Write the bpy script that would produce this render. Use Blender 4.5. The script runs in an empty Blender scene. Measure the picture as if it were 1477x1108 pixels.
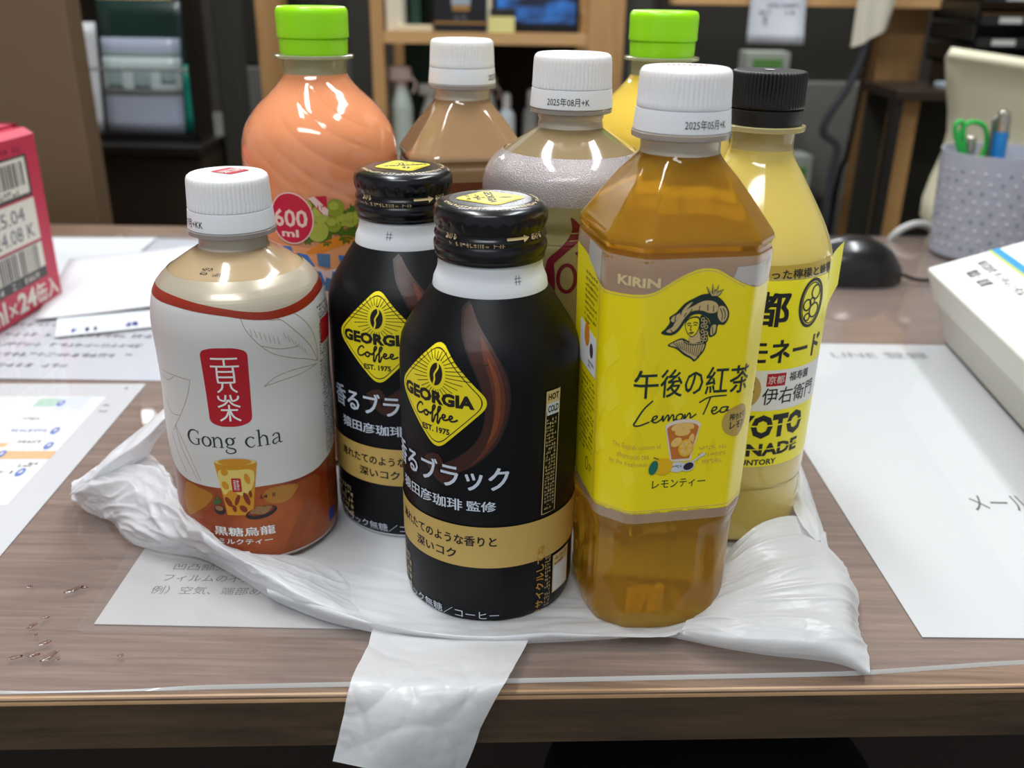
import bpy, bmesh, math, random
from mathutils import Vector, Matrix, noise
from mathutils.geometry import tessellate_polygon
SC = bpy.context.scene
COL = SC.collection
R = math.radians

# ------------------------------------------------------------------ camera
CAMH = 0.218
th, ro = R(23), R(0.9)
fw = Vector((0, math.cos(th), -math.sin(th)))
up = Vector((0, math.sin(th), math.cos(th)))
rt = Vector((1, 0, 0))
rc = rt * math.cos(ro) + up * math.sin(ro)
uc = up * math.cos(ro) - rt * math.sin(ro)
cam = bpy.data.cameras.new('camera')
camo = bpy.data.objects.new('camera', cam)
COL.objects.link(camo)
camo.matrix_world = Matrix(((rc.x, uc.x, -fw.x, 0), (rc.y, uc.y, -fw.y, 0), (rc.z, uc.z, -fw.z, CAMH), (0, 0, 0, 1)))
cam.sensor_width = 36
cam.lens = 36 * 1350 / 1477
cam.clip_start = 0.01
cam.dof.use_dof = True
cam.dof.focus_distance = 0.335
cam.dof.aperture_fstop = 11
SC.camera = camo

# ------------------------------------------------------------------ light
W = bpy.data.worlds.new('world'); SC.world = W; W.use_nodes = True
W.node_tree.nodes['Background'].inputs[0].default_value = (0.86, 0.93, 1, 1)
W.node_tree.nodes['Background'].inputs[1].default_value = 0.45
def area(name, loc, size, power, col=(1, .97, .92), target=None):
    l = bpy.data.lights.new(name, 'AREA'); l.shape = 'RECTANGLE'
    l.size, l.size_y = size; l.energy = power; l.color = col
    o = bpy.data.objects.new(name, l); COL.objects.link(o); o.location = loc
    d = (Vector(target) - Vector(loc)) if target else Vector((0, 0, -1))
    o.rotation_euler = d.to_track_quat('-Z', 'Y').to_euler()
    return o
for lx, ly, sx, sy, pw in ((-.45, .55, .17, 1.2, 27), (.65, .75, .17, 1.2, 23), (-.3, -.85, 1.2, .3, 20), (0, 2.3, 1.2, .28, 26),
                           (-1.9, 3.6, .28, 1.2, 26), (-2.12, 5.2, .28, 1.2, 26), (0, 3.8, .28, 1.2, 26), (0, 5.3, .28, 1.2, 26)):
    area('ceiling_light', (lx, ly, 1.74), (sx, sy), pw, (.96, .985, 1))
SC.view_settings.view_transform = 'Standard'
SC.view_settings.look = 'None'
SC.view_settings.gamma = 1
SC.view_settings.use_curve_mapping = False
SC.view_settings.exposure = 0.0
try:
    SC.cycles.max_bounces = 12; SC.cycles.transmission_bounces = 10; SC.cycles.transparent_max_bounces = 16
    SC.cycles.caustics_refractive = True; SC.cycles.caustics_reflective = False
    SC.cycles.sample_clamp_indirect = 4
except Exception: pass

# ------------------------------------------------------------------ materials
def lin(c):
    if isinstance(c, str):
        c = [int(c[i:i+2], 16) / 255 for i in (0, 2, 4)]
    return tuple(x / 12.92 if x <= .04045 else ((x + .055) / 1.055) ** 2.4 for x in c)
MATS = {}
def mat(name, col='808080', rough=.5, metal=0, coat=0, trans=0, ior=1.45, sss=0, sssr=(.01, .006, .003), emit=None, estr=1, spec=.5, noise_amt=0, noise_scale=60, bump=0, bump_scale=200, col2=None, stretch=(1, 1, 1)):
    if name in MATS: return MATS[name]
    m = bpy.data.materials.new(name); m.use_nodes = True; MATS[name] = m
    nt = m.node_tree; b = nt.nodes['Principled BSDF']
    c = lin(col) + (1,)
    b.inputs['Base Color'].default_value = c
    b.inputs['Roughness'].default_value = rough
    b.inputs['Metallic'].default_value = metal
    b.inputs['Coat Weight'].default_value = coat
    b.inputs['Coat Roughness'].default_value = .08
    b.inputs['Transmission Weight'].default_value = trans
    b.inputs['IOR'].default_value = ior
    b.inputs['Specular IOR Level'].default_value = spec
    if sss:
        b.inputs['Subsurface Weight'].default_value = sss
        b.inputs['Subsurface Radius'].default_value = sssr
        b.inputs['Subsurface Scale'].default_value = 1
    if emit:
        b.inputs['Emission Color'].default_value = lin(emit) + (1,)
        b.inputs['Emission Strength'].default_value = estr
    if col2 or bump:
        tc = nt.nodes.new('ShaderNodeTexCoord'); mp = nt.nodes.new('ShaderNodeMapping')
        mp.inputs['Scale'].default_value = stretch
        nt.links.new(tc.outputs['Object'], mp.inputs[0])
    if col2:
        n = nt.nodes.new('ShaderNodeTexNoise'); n.inputs['Scale'].default_value = noise_scale; n.inputs['Detail'].default_value = 6
        nt.links.new(mp.outputs[0], n.inputs['Vector'])
        r = nt.nodes.new('ShaderNodeValToRGB'); r.color_ramp.elements[0].color = c; r.color_ramp.elements[1].color = lin(col2) + (1,)
        r.color_ramp.elements[0].position = .35; r.color_ramp.elements[1].position = .65
        nt.links.new(n.outputs[0], r.inputs[0]); nt.links.new(r.outputs[0], b.inputs['Base Color'])
    if bump:
        n = nt.nodes.new('ShaderNodeTexNoise'); n.inputs['Scale'].default_value = bump_scale; n.inputs['Detail'].default_value = 4
        nt.links.new(mp.outputs[0], n.inputs['Vector'])
        bp = nt.nodes.new('ShaderNodeBump'); bp.inputs['Strength'].default_value = bump; bp.inputs['Distance'].default_value = .001
        nt.links.new(n.outputs[0], bp.inputs['Height']); nt.links.new(bp.outputs[0], b.inputs['Normal'])
    return m
def P(name, col, **k): return mat(name, col, **k)
def clear_mat(name, tint='ffffff', ior=1.45, rough=.03, white=0, bump=0, bump_scale=12, diffuse='ffffff'):
    """thin clear plastic: light passes straight, the surface reflects; white = share of milky scatter"""
    m = bpy.data.materials.new(name); m.use_nodes = True; MATS[name] = m
    nt = m.node_tree; nt.nodes.clear(); N = nt.nodes.new; L = nt.links.new
    out = N('ShaderNodeOutputMaterial'); mix = N('ShaderNodeMixShader'); lw = N('ShaderNodeLayerWeight'); pw = N('ShaderNodeMath'); fr = N('ShaderNodeMath')
    tr = N('ShaderNodeBsdfTransparent'); gl = N('ShaderNodeBsdfGlossy')
    lw.inputs[0].default_value = .5; pw.operation = 'POWER'; pw.inputs[1].default_value = 5; L(lw.outputs['Facing'], pw.inputs[0])
    f0 = ((ior-1)/(ior+1))**2; fr.operation = 'MULTIPLY_ADD'; fr.inputs[1].default_value = 1-f0; fr.inputs[2].default_value = f0; L(pw.outputs[0], fr.inputs[0])
    tr.inputs[0].default_value = lin(tint) + (1,); gl.inputs['Roughness'].default_value = rough
    base = tr
    if white:
        df = N('ShaderNodeBsdfDiffuse'); df.inputs[0].default_value = lin(diffuse) + (1,)
        mx = N('ShaderNodeMixShader'); mx.inputs[0].default_value = white
        L(tr.outputs[0], mx.inputs[1]); L(df.outputs[0], mx.inputs[2]); base = mx
    if bump:
        tc = N('ShaderNodeTexCoord'); n = N('ShaderNodeTexNoise'); n.inputs['Scale'].default_value = bump_scale
        L(tc.outputs['Object'], n.inputs['Vector'])
        bp = N('ShaderNodeBump'); bp.inputs['Strength'].default_value = bump; bp.inputs['Distance'].default_value = .002
        L(n.outputs[0], bp.inputs['Height']); L(bp.outputs[0], gl.inputs['Normal']); L(bp.outputs[0], lw.inputs['Normal'])
    L(fr.outputs[0], mix.inputs[0]); L(base.outputs[0], mix.inputs[1]); L(gl.outputs[0], mix.inputs[2]); L(mix.outputs[0], out.inputs[0])
    return m
def wood_mat(name, c1, c2, scale, stretch, rough=.4, coat=0, c3=None):
    m = bpy.data.materials.new(name); m.use_nodes = True; MATS[name] = m
    nt = m.node_tree; b = nt.nodes['Principled BSDF']; N = nt.nodes.new; L = nt.links.new
    tc = N('ShaderNodeTexCoord'); mp = N('ShaderNodeMapping'); mp.inputs['Scale'].default_value = stretch
    L(tc.outputs['Object'], mp.inputs[0])
    n1 = N('ShaderNodeTexNoise'); n1.inputs['Scale'].default_value = scale; n1.inputs['Detail'].default_value = 8; n1.inputs['Roughness'].default_value = .65; n1.inputs['Distortion'].default_value = .6
    L(mp.outputs[0], n1.inputs['Vector'])
    r = N('ShaderNodeValToRGB'); r.color_ramp.elements[0].color = lin(c1) + (1,); r.color_ramp.elements[1].color = lin(c2) + (1,)
    r.color_ramp.elements[0].position = .3; r.color_ramp.elements[1].position = .72
    if c3:
        e = r.color_ramp.elements.new(.5); e.color = lin(c3) + (1,)
    L(n1.outputs[0], r.inputs[0]); L(r.outputs[0], b.inputs['Base Color'])
    b.inputs['Roughness'].default_value = rough; b.inputs['Coat Weight'].default_value = coat
    bp = N('ShaderNodeBump'); bp.inputs['Strength'].default_value = .15; bp.inputs['Distance'].default_value = .0006
    L(n1.outputs[0], bp.inputs['Height']); L(bp.outputs[0], b.inputs['Normal'])
    return m
def tea_mat(name, col, share, rough=.06, dcol=None):
    """clear tea: part refracts with a tint, part scatters"""
    m = bpy.data.materials.new(name); m.use_nodes = True; MATS[name] = m
    nt = m.node_tree; nt.nodes.clear(); N = nt.nodes.new; L = nt.links.new
    out = N('ShaderNodeOutputMaterial'); a = N('ShaderNodeBsdfPrincipled'); b = N('ShaderNodeBsdfPrincipled'); mx = N('ShaderNodeMixShader')
    a.inputs['Base Color'].default_value = lin(col) + (1,); a.inputs['Transmission Weight'].default_value = 1
    a.inputs['IOR'].default_value = 1.34; a.inputs['Roughness'].default_value = rough
    b.inputs['Base Color'].default_value = lin(dcol or col) + (1,); b.inputs['Roughness'].default_value = .08
    b.inputs['Subsurface Weight'].default_value = .7; b.inputs['Subsurface Radius'].default_value = (.02, .012, .004); b.inputs['Subsurface Scale'].default_value = 1
    mx.inputs[0].default_value = share
    L(a.outputs[0], mx.inputs[1]); L(b.outputs[0], mx.inputs[2]); L(mx.outputs[0], out.inputs[0])
    return m
def bag_mat(name):
    m = bpy.data.materials.new(name); m.use_nodes = True; MATS[name] = m
    nt = m.node_tree; nt.nodes.clear(); N = nt.nodes.new; L = nt.links.new
    out = N('ShaderNodeOutputMaterial')
    d = N('ShaderNodeBsdfDiffuse'); d.inputs[0].default_value = (.9, .92, .95, 1)
    t = N('ShaderNodeBsdfTranslucent'); t.inputs[0].default_value = (.9, .92, .94, 1)
    g = N('ShaderNodeBsdfGlossy'); g.inputs['Roughness'].default_value = .3
    tr = N('ShaderNodeBsdfTransparent')
    m1 = N('ShaderNodeMixShader'); m1.inputs[0].default_value = .38
    m2 = N('ShaderNodeMixShader'); m2.inputs[0].default_value = .13
    m3 = N('ShaderNodeMixShader'); lw = N('ShaderNodeLayerWeight'); lw.inputs[0].default_value = .5
    pw = N('ShaderNodeMath'); pw.operation = 'POWER'; pw.inputs[1].default_value = 4; L(lw.outputs['Facing'], pw.inputs[0])
    fr = N('ShaderNodeMath'); fr.operation = 'MULTIPLY_ADD'; fr.inputs[1].default_value = .3; fr.inputs[2].default_value = .035; L(pw.outputs[0], fr.inputs[0])
    L(d.outputs[0], m1.inputs[1]); L(t.outputs[0], m1.inputs[2])
    L(m1.outputs[0], m2.inputs[1]); L(tr.outputs[0], m2.inputs[2])
    tc = N('ShaderNodeTexCoord'); n = N('ShaderNodeTexNoise'); n.inputs['Scale'].default_value = 55; n.inputs['Detail'].default_value = 5; n.inputs['Distortion'].default_value = 1.2
    L(tc.outputs['Object'], n.inputs['Vector'])
    bp = N('ShaderNodeBump'); bp.inputs['Strength'].default_value = .22; bp.inputs['Distance'].default_value = .003
    L(n.outputs[0], bp.inputs['Height'])
    for s in (d, g, lw): L(bp.outputs[0], s.inputs['Normal'])
    L(fr.outputs[0], m3.inputs[0]); L(m2.outputs[0], m3.inputs[1]); L(g.outputs[0], m3.inputs[2]); L(m3.outputs[0], out.inputs[0])
    return m

# ------------------------------------------------------------------ scene helpers
def tag(o, label, cat, group=None, kind=None):
    o['label'] = label; o['category'] = cat
    if group: o['group'] = group
    if kind: o['kind'] = kind
    return o
def thing(name, label, cat, loc, group=None, rotz=0):
    o = bpy.data.objects.new(name, None); COL.objects.link(o); o.location = loc; o.rotation_euler = (0, 0, rotz)
    o.empty_display_size = .01
    return tag(o, label, cat, group)
def struct(o): o['kind'] = 'structure'; return o
class MB:
    def __init__(s): s.v = []; s.f = []; s.m = []; s.sm = []; s.mats = []
    def mi(s, m):
        if m not in s.mats: s.mats.append(m)
        return s.mats.index(m)
    def add(s, vs, fs, m, smooth=False):
        b = len(s.v); k = s.mi(m)
        s.v += [tuple(v) for v in vs]
        for f in fs: s.f.append([b + i for i in f]); s.m.append(k); s.sm.append(smooth)
    def box(s, lo, hi, m, M=None, bevel=0):
        if bevel:
            bm = bmesh.new(); bmesh.ops.create_cube(bm, size=1)
            for v in bm.verts: v.co = Vector([lo[i] + (v.co[i] + .5) * (hi[i] - lo[i]) for i in range(3)])
            bmesh.ops.bevel(bm, geom=bm.edges[:], offset=bevel, segments=3, affect='EDGES', profile=.5)
            bm.verts.index_update()
            vs = [v.co.copy() for v in bm.verts]; fs = [[v.index for v in f.verts] for f in bm.faces]; bm.free()
        else:
            x0, y0, z0 = lo; x1, y1, z1 = hi
            vs = [Vector(p) for p in ((x0,y0,z0),(x1,y0,z0),(x1,y1,z0),(x0,y1,z0),(x0,y0,z1),(x1,y0,z1),(x1,y1,z1),(x0,y1,z1))]
            fs = [(3,2,1,0),(4,5,6,7),(0,1,5,4),(1,2,6,5),(2,3,7,6),(3,0,4,7)]
        if M: vs = [M @ v for v in vs]
        s.add(vs, fs, m)
    def grid(s, rows, m, smooth=True, closed=False):
        n = len(rows[0]); vs = [p for r in rows for p in r]; fs = []
        for i in range(len(rows) - 1):
            for j in range(n if closed else n - 1):
                k = (j + 1) % n
                fs.append((i*n+j, i*n+k, (i+1)*n+k, (i+1)*n+j))
        s.add(vs, fs, m, smooth)
    def tube(s, pts, rad, m, seg=10, caps=True):
        pts = [Vector(p) for p in pts]; rows = []; n = len(pts)
        rads = rad if isinstance(rad, (list, tuple)) else [rad] * n
        pn = None
        for i, p in enumerate(pts):
            t = (pts[min(i+1, n-1)] - pts[max(i-1, 0)]).normalized()
            a = pn if pn else (Vector((0, 0, 1)) if abs(t.z) < .9 else Vector((1, 0, 0)))
            a = (a - t * a.dot(t)).normalized(); pn = a; b = t.cross(a)
            rows.append([p + (a * math.cos(q) + b * math.sin(q)) * rads[i] for q in [2*math.pi*k/seg for k in range(seg)]])
        b0 = len(s.v); s.grid(rows, m, True, True)
        if caps:
            k = s.mi(m)
            s.f.append([b0 + i for i in range(seg)][::-1]); s.m.append(k); s.sm.append(False)
            s.f.append([b0 + (n-1)*seg + i for i in range(seg)]); s.m.append(k); s.sm.append(False)
    def build(s, name, parent=None, loc=None, sharp=40, recalc=False):
        me = bpy.data.meshes.new(name); me.from_pydata(s.v, [], s.f)
        for m in s.mats: me.materials.append(m)
        me.polygons.foreach_set('material_index', s.m); me.polygons.foreach_set('use_smooth', s.sm)
        if recalc:
            bm = bmesh.new(); bm.from_mesh(me); bmesh.ops.recalc_face_normals(bm, faces=bm.faces); bm.to_mesh(me); bm.free()
        me.update()
        if sharp and any(s.sm): me.set_sharp_from_angle(angle=R(sharp))
        o = bpy.data.objects.new(name, me); COL.objects.link(o)
        if parent: o.parent = parent
        if loc: o.location = loc
        return o

def catmull(pts, n=8, closed=False):
    P_ = [Vector(p) for p in pts]; out = []; N = len(P_)
    for i in range(N if closed else N - 1):
        p0 = P_[(i-1) % N] if closed or i > 0 else P_[0]*2 - P_[1]
        p1 = P_[i]; p2 = P_[(i+1) % N]
        p3 = P_[(i+2) % N] if closed or i + 2 < N else P_[N-1]*2 - P_[N-2]
        for k in range(n):
            t = k / n
            out.append(.5 * ((2*p1) + (p2-p0)*t + (2*p0-5*p1+4*p2-p3)*t*t + (3*p1-p0-3*p2+p3)*t**3))
    if not closed: out.append(P_[-1])
    return out
def interp(tab, x, i=0, j=1):
    """piecewise linear table lookup, sorted by column i"""
    if x <= tab[0][i]: return tab[0][j]
    for a, b in zip(tab, tab[1:]):
        if x <= b[i]:
            return a[j] + (b[j]-a[j]) * (x-a[i]) / max(b[i]-a[i], 1e-9)
    return tab[-1][j]

# ------------------------------------------------------------------ flat artwork (mm), wrapped on surfaces
_curve = None
def text_mesh(s, bold=0, shear=0):
    c = bpy.data.curves.new('lettering', 'FONT'); c.body = s; c.size = 1; c.resolution_u = 2; c.offset = bold; c.shear = shear
    o = bpy.data.objects.new('lettering', c); m = o.to_mesh()
    vs = [(v.co.x, v.co.y) for v in m.vertices]; fs = [list(p.vertices) for p in m.polygons]
    o.to_mesh_clear(); bpy.data.objects.remove(o); bpy.data.curves.remove(c)
    return vs, fs
class Art:
    def __init__(s): s.items = []; s.n = 0
    def raw(s, vs, fs, m, lay=None):
        s.items.append((vs, fs, m, s.n if lay is None else lay))
    def poly(s, pts, m, lay=1, holes=()):
        loops = [[Vector((p[0], p[1], 0)) for p in pts]] + [[Vector((p[0], p[1], 0)) for p in h] for h in holes]
        fs = tessellate_polygon(loops); vs = [(p.x, p.y) for l in loops for p in l]
        s.raw(vs, [list(f) for f in fs], m, lay)
    def rect(s, x0, y0, x1, y1, m, lay=1): s.poly([(x0,y0),(x1,y0),(x1,y1),(x0,y1)], m, lay)
    def ell(s, cx, cy, rx, ry, m, lay=1, rot=0, n=28):
        c, q = math.cos(R(rot)), math.sin(R(rot)); pts = []
        for i in range(n):
            a = 2*math.pi*i/n; x, y = rx*math.cos(a), ry*math.sin(a); pts.append((cx + x*c - y*q, cy + x*q + y*c))
        s.poly(pts, m, lay)
    def ring(s, cx, cy, rx, ry, w, m, lay=1, n=36):
        s.stroke([(cx + rx*math.cos(2*math.pi*i/n), cy + ry*math.sin(2*math.pi*i/n)) for i in range(n+1)], w, m, lay, smooth=0)
    def rrect(s, x0, y0, x1, y1, r, m, lay=1): s.poly(roundpoly([(x0,y0),(x1,y0),(x1,y1),(x0,y1)], r), m, lay)
    def stroke(s, pts, w, m, lay=1, smooth=6):
        """ribbon through points; w is one width or one per point"""
        P3 = [Vector((p[0], p[1], (w if not isinstance(w, (list, tuple)) else w[i]))) for i, p in enumerate(pts)]
        if smooth and len(P3) > 2: P3 = catmull(P3, smooth)
        L_, Rr = [], []
        for i, p in enumerate(P3):
            a = P3[max(i-1, 0)]; b = P3[min(i+1, len(P3)-1)]
            t = Vector((b.x-a.x, b.y-a.y)); t = t.normalized() if t.length > 1e-9 else Vector((1, 0))
            nx, ny = -t.y, t.x; h = max(p.z, .01)/2
            L_.append((p.x+nx*h, p.y+ny*h)); Rr.append((p.x-nx*h, p.y-ny*h))
        n = len(L_); s.raw(L_ + Rr, [[i, i+n, i+n+1, i+1] for i in range(n-1)], m, lay)
    def fit(s, txt, x0, y0, x1, y1, m, lay=2, bold=0, rot=0, shear=0):
        """lettering fitted into a rectangle"""
        cjk = any(ord(c) > 0x2e00 for c in txt)
        vs, fs = text_mesh(txt, 0 if cjk else bold, shear)
        if not vs: return
        if rot: vs = [(-y, x) if rot == 90 else (y, -x) for x, y in vs]
        a0 = min(v[0] for v in vs); a1 = max(v[0] for v in vs); b0 = min(v[1] for v in vs); b1 = max(v[1] for v in vs)
        sx = (x1-x0)/max(a1-a0, 1e-6); sy = (y1-y0)/max(b1-b0, 1e-6)
        for k, (ox, oy) in enumerate(((-1, -.7), (1, -.7), (-1, .7), (1, .7)) if cjk and bold > .008 else ((0, 0),)):
            ex, ey = ox*bold*sx*.8, oy*bold*sy*.8
            s.raw([(x0+(x-a0)*sx + ex, y0+(y-b0)*sy + ey) for x, y in vs], fs, m, lay + k*.06)
    def greek(s, x0, y0, x1, y1, rows, m, lay=2, fill=.62, seed=1, cw=None, tk=.17):
        """rows of marks too small to read in the photograph"""
        rnd = random.Random(seed); rh = (y1-y0)/rows; vs = []; fs = []
        for r in range(rows):
            y = y1 - (r+1)*rh; x = x0; h = rh*fill; w = (cw or h)
            end = x1 if r < rows-1 or rows == 1 else x0 + (x1-x0)*rnd.uniform(.5, .9)
            while x + w*.8 < end:
                if rnd.random() < .12: x += w; continue
                for k in range(rnd.randint(2, 3)):
                    if rnd.random() < .5:
                        a = y + h*rnd.uniform(0, .8); q = (x, a, x+w*.82, a+h*tk)
                    else:
                        a = x + w*rnd.uniform(0, .65); q = (a, y, a+w*tk, y+h)
                    b = len(vs); vs += [(q[0],q[1]),(q[2],q[1]),(q[2],q[3]),(q[0],q[3])]; fs.append([b,b+1,b+2,b+3])
                x += w
        s.raw(vs, fs, m, lay)
    def lines(s, segs, w, m, lay=2):
        for a in segs: s.stroke(a, w, m, lay, smooth=5)
    def put(s, mb, fn, du=None, dv=None, eps=5e-5, off=1e-4, order=None):
        """place the artwork on a surface: fn(u, v) -> (point, normal)"""
        bm = bmesh.new(); mats = []
        for vs, fs, m, l in s.items:
            if m not in mats: mats.append(m)
            bv = [bm.verts.new((x, y, l)) for x, y in vs]
            for f in fs:
                try: q = bm.faces.new([bv[i] for i in f])
                except ValueError: continue
                q.material_index = mats.index(m)
                q.normal_update()
                if q.normal.z < 0: q.normal_flip()
        def cut(ax, d):
            lo = min(v.co[ax] for v in bm.verts); hi = max(v.co[ax] for v in bm.verts)
            k = math.floor(lo/d) + 1
            while k*d < hi:
                co = [0, 0, 0]; no = [0, 0, 0]; co[ax] = k*d; no[ax] = 1
                bmesh.ops.bisect_plane(bm, geom=bm.verts[:] + bm.edges[:] + bm.faces[:], plane_co=co, plane_no=no, dist=1e-5)
                k += 1
        if du: cut(0, du)
        if dv: cut(1, dv)
        bm.verts.index_update(); vs = []
        for v in bm.verts:
            p, n = fn(v.co.x, v.co.y); vs.append(p + n * (off + eps * v.co.z))
        base = len(mb.v); mb.v += [tuple(v) for v in vs]
        idx = [mb.mi(m) for m in mats]
        for f in bm.faces:
            mb.f.append([base + v.index for v in f.verts]); mb.m.append(idx[f.material_index]); mb.sm.append(bool(du))
        bm.free()
def roundpoly(pts, r, n=5):
    out = []; N = len(pts)
    for i in range(N):
        p = Vector(pts[i]); a = (Vector(pts[i-1]) - p); b = (Vector(pts[(i+1) % N]) - p)
        rr = min(r, a.length*.45, b.length*.45); A = p + a.normalized()*rr; B = p + b.normalized()*rr
        for k in range(n+1):
            t = k/n; q = A*(1-t)**2 + p*2*t*(1-t) + B*t*t; out.append((q.x, q.y))
    return out
def flat(o, ux, uy):
    """surface function of a plane through o with axes ux, uy (mm artwork)"""
    o = Vector(o); ux = Vector(ux).normalized(); uy = Vector(uy).normalized(); n = ux.cross(uy)
    return lambda u, v: (o + ux*u*.001 + uy*v*.001, n)

# ------------------------------------------------------------------ bottles (profiles in mm)
def smooth_profile(pts, n=6):
    return [(p.x, p.y) for p in catmull([(a, b) for a, b in pts], n)]
def roundk(t, h): return 1.0
def lathe(mb, prof, m, seg=96, k=roundk, z0=0, cap0=True, cap1=True, ripple=None):
    rows = []
    for r, h in prof:
        row = []
        for i in range(seg):
            a = 2*math.pi*i/seg; q = r * k(a, h)
            if ripple: q += ripple(a, h)
            row.append((q*.001*math.sin(a), -q*.001*math.cos(a), (h+z0)*.001))
        rows.append(row)
    b = len(mb.v); mb.grid(rows, m, True, True); kk = mb.mi(m)
    if cap0: mb.f.append([b+i for i in range(seg)][::-1]); mb.m.append(kk); mb.sm.append(False)
    if cap1: mb.f.append([b+(len(rows)-1)*seg+i for i in range(seg)]); mb.m.append(kk); mb.sm.append(False)
def surf(prof, rref, k=roundk, rot=0, z0=0):
    tab = sorted([(h, r) for r, h in prof])
    def fn(u, v):
        a = u / rref + rot
        r = interp(tab, v) * k(a, v); dr = (interp(tab, v+.6) - interp(tab, v-.6)) / 1.2
        n = Vector((math.sin(a), -math.cos(a), -max(-3, min(3, dr)))).normalized()
        return Vector((r*.001*math.sin(a), -r*.001*math.cos(a), (v+z0)*.001)), n
    return fn
def wall(prof, lo, hi, pad=0, n=2):
    """the part of a profile between two heights"""
    tab = sorted([(h, r) for r, h in prof]); out = [(interp(tab, lo)+pad, lo)]
    out += [(r+pad, h) for h, r in tab if lo < h < hi]; out.append((interp(tab, hi)+pad, hi))
    return out

ZB = 0.0004   # bag film under the bottles
# ---- shared materials
m_white = P('cap_white', 'e9ebee', rough=.35, sss=.2)
m_green = P('cap_green', '9be814', rough=.3, sss=.25)
m_blackcap = P('cap_black', '101011', rough=.45)
m_pet = clear_mat('clear_pet', 'efebe2', 1.5, .06, white=.7, diffuse='e4dccd')
m_petgrey = clear_mat('flange_grey', 'd4d0ce', 1.5, .08, white=.6, diffuse='b3aca7')
m_petgreen = clear_mat('flange_pale', 'e8ecd0', 1.5, .06, white=.4, diffuse='d2d4b0')
m_petyel = clear_mat('flange_yellow', 'f4e9c0', 1.5, .06, white=.5, diffuse='dccf98')
m_ink = P('ink_black', '17171a', rough=.5)
m_inkblue = P('ink_blue_grey', '4a4d66', rough=.5)
m_paperwhite = P('print_white', 'e6e6e3', rough=.4)

def make_cap(root, z, m, kind='white', date=None, dpos=(0, 0, 0, 0), rot=0, top=None, s=1.0):
    """screw cap: ribbed crown with a tamper band below; z = height of the band's lower rim"""
    mb = MB(); n = 360 if kind != 'green' else 120
    if kind == 'white':
        crown = [(14.2,6.9),(14.75,7.1),(14.9,7.7),(14.75,9),(14.65,12),(14.45,16),(14.3,17.4),(13.9,18.3),(13.1,18.9),(12.2,19.1),(6,19.15),(.01,19.15)]
        rip = lambda a, h: (-.36*(.5-.5*math.cos(60*a))**2 if 7.9 < h < 17.0 else 0)
        band = [(15.2,0),(15.5,.3),(15.45,1),(15.2,4),(15.0,6.2),(14.9,6.8),(14.2,6.9)]
    elif kind == 'green':
        crown = [(14.7,7.0),(15.6,7.3),(15.75,8),(15.65,10),(15.7,14),(15.75,17),(15.65,18.2),(15.2,19.3),(14.4,19.9),(13,20.1),(6,20),(.01,20)]
        rip = lambda a, h: (-.05 if 8.5 < h < 17 and math.cos(60*a) < 0 else 0)
        band = [(14.3,0),(14.7,.3),(14.9,1.5),(15.0,4),(15.1,6.6),(14.7,7.0)]
    else:
        crown = [(14,6.6),(14.6,6.8),(14.85,7.4),(14.75,8.6),(14.7,14),(14.65,18.8),(14.6,19.7),(14.2,20.3),(13.4,20.6),(12.6,20.5),(6,20.5),(.01,20.5)]
        rip = lambda a, h: (-.45*(.5-.5*math.cos(60*a))**2 if 7.9 < h < 19.9 else 0)
        band = [(14.0,0),(14.6,.3),(14.7,1.2),(14.8,4),(14.8,6.0),(14.0,6.5)]
    lathe(mb, [(r*s, h*s) for r, h in crown], m, n, z0=z, cap0=False, cap1=False, ripple=rip)
    if top:
        A = Art(); top(A); A.put(mb, flat((0, 0, (z + max(h for r, h in crown)*s)*.001), (math.cos(rot), math.sin(rot), 0), (-math.sin(rot), math.cos(rot), 0)), off=1.2e-4)
    c = mb.build('cap', root, sharp=50)
    mb = MB(); bs = [(r*s, h*s) for r, h in band]
    lathe(mb, bs, m, 120, z0=z, cap0=False, cap1=False)
    if date:
        A = Art(); A.fit(date, *dpos, m_ink if kind != 'grey' else m_inkblue, 1, bold=.004)
        A.put(mb, surf(bs, 15.2*s, z0=z), du=1.5, off=8e-5)
    b = mb.build('tamper_band', c, sharp=35)
    return c
def make_neck(root, pts, m, mf=None, flange=None):
    """clear bare neck; flange = (radius, low, high)"""
    mb = MB(); lathe(mb, smooth_profile(pts, 4), m, 72, cap0=False, cap1=False)
    n = mb.build('neck', root)
    if flange:
        r, a, b = flange; mb = MB(); ri = pts[-1][0]-.2
        lathe(mb, [(ri, a),(r-.5, a),(r, a+.3),(r, b-.3),(r-.5, b),(ri, b)], mf, 72, cap0=False, cap1=False)
        mb.build('support_ring', n)
    return n

# ================================================================== black coffee bottle cans
m_can = P('can_black', '07080d', rough=.42, spec=.28)
m_canw = P('can_white', 'd9dde2', rough=.4, spec=.4)
m_capk = P('can_cap_black', '0a0b11', rough=.25, coat=.15)
m_gold = P('print_gold', 'c6a65c', rough=.45)
m_goldt = P('print_gold_text', 'cdb887', rough=.45)
m_goldd = P('print_gold_deep', 'b98a2e', rough=.45)
m_yel = P('print_yellow', 'f2df1c', rough=.42)
m_dk = P('print_brownblack', '17130f', rough=.5)
m_wh2 = P('print_coolwhite', 'cdd6e4', rough=.45)
m_sw = [P('swirl_a', '1f1214', rough=.35), P('swirl_b', '3a1c14', rough=.35), P('swirl_c', '5c2c18', rough=.35), P('swirl_d', '7c3f20', rough=.35)]

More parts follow.
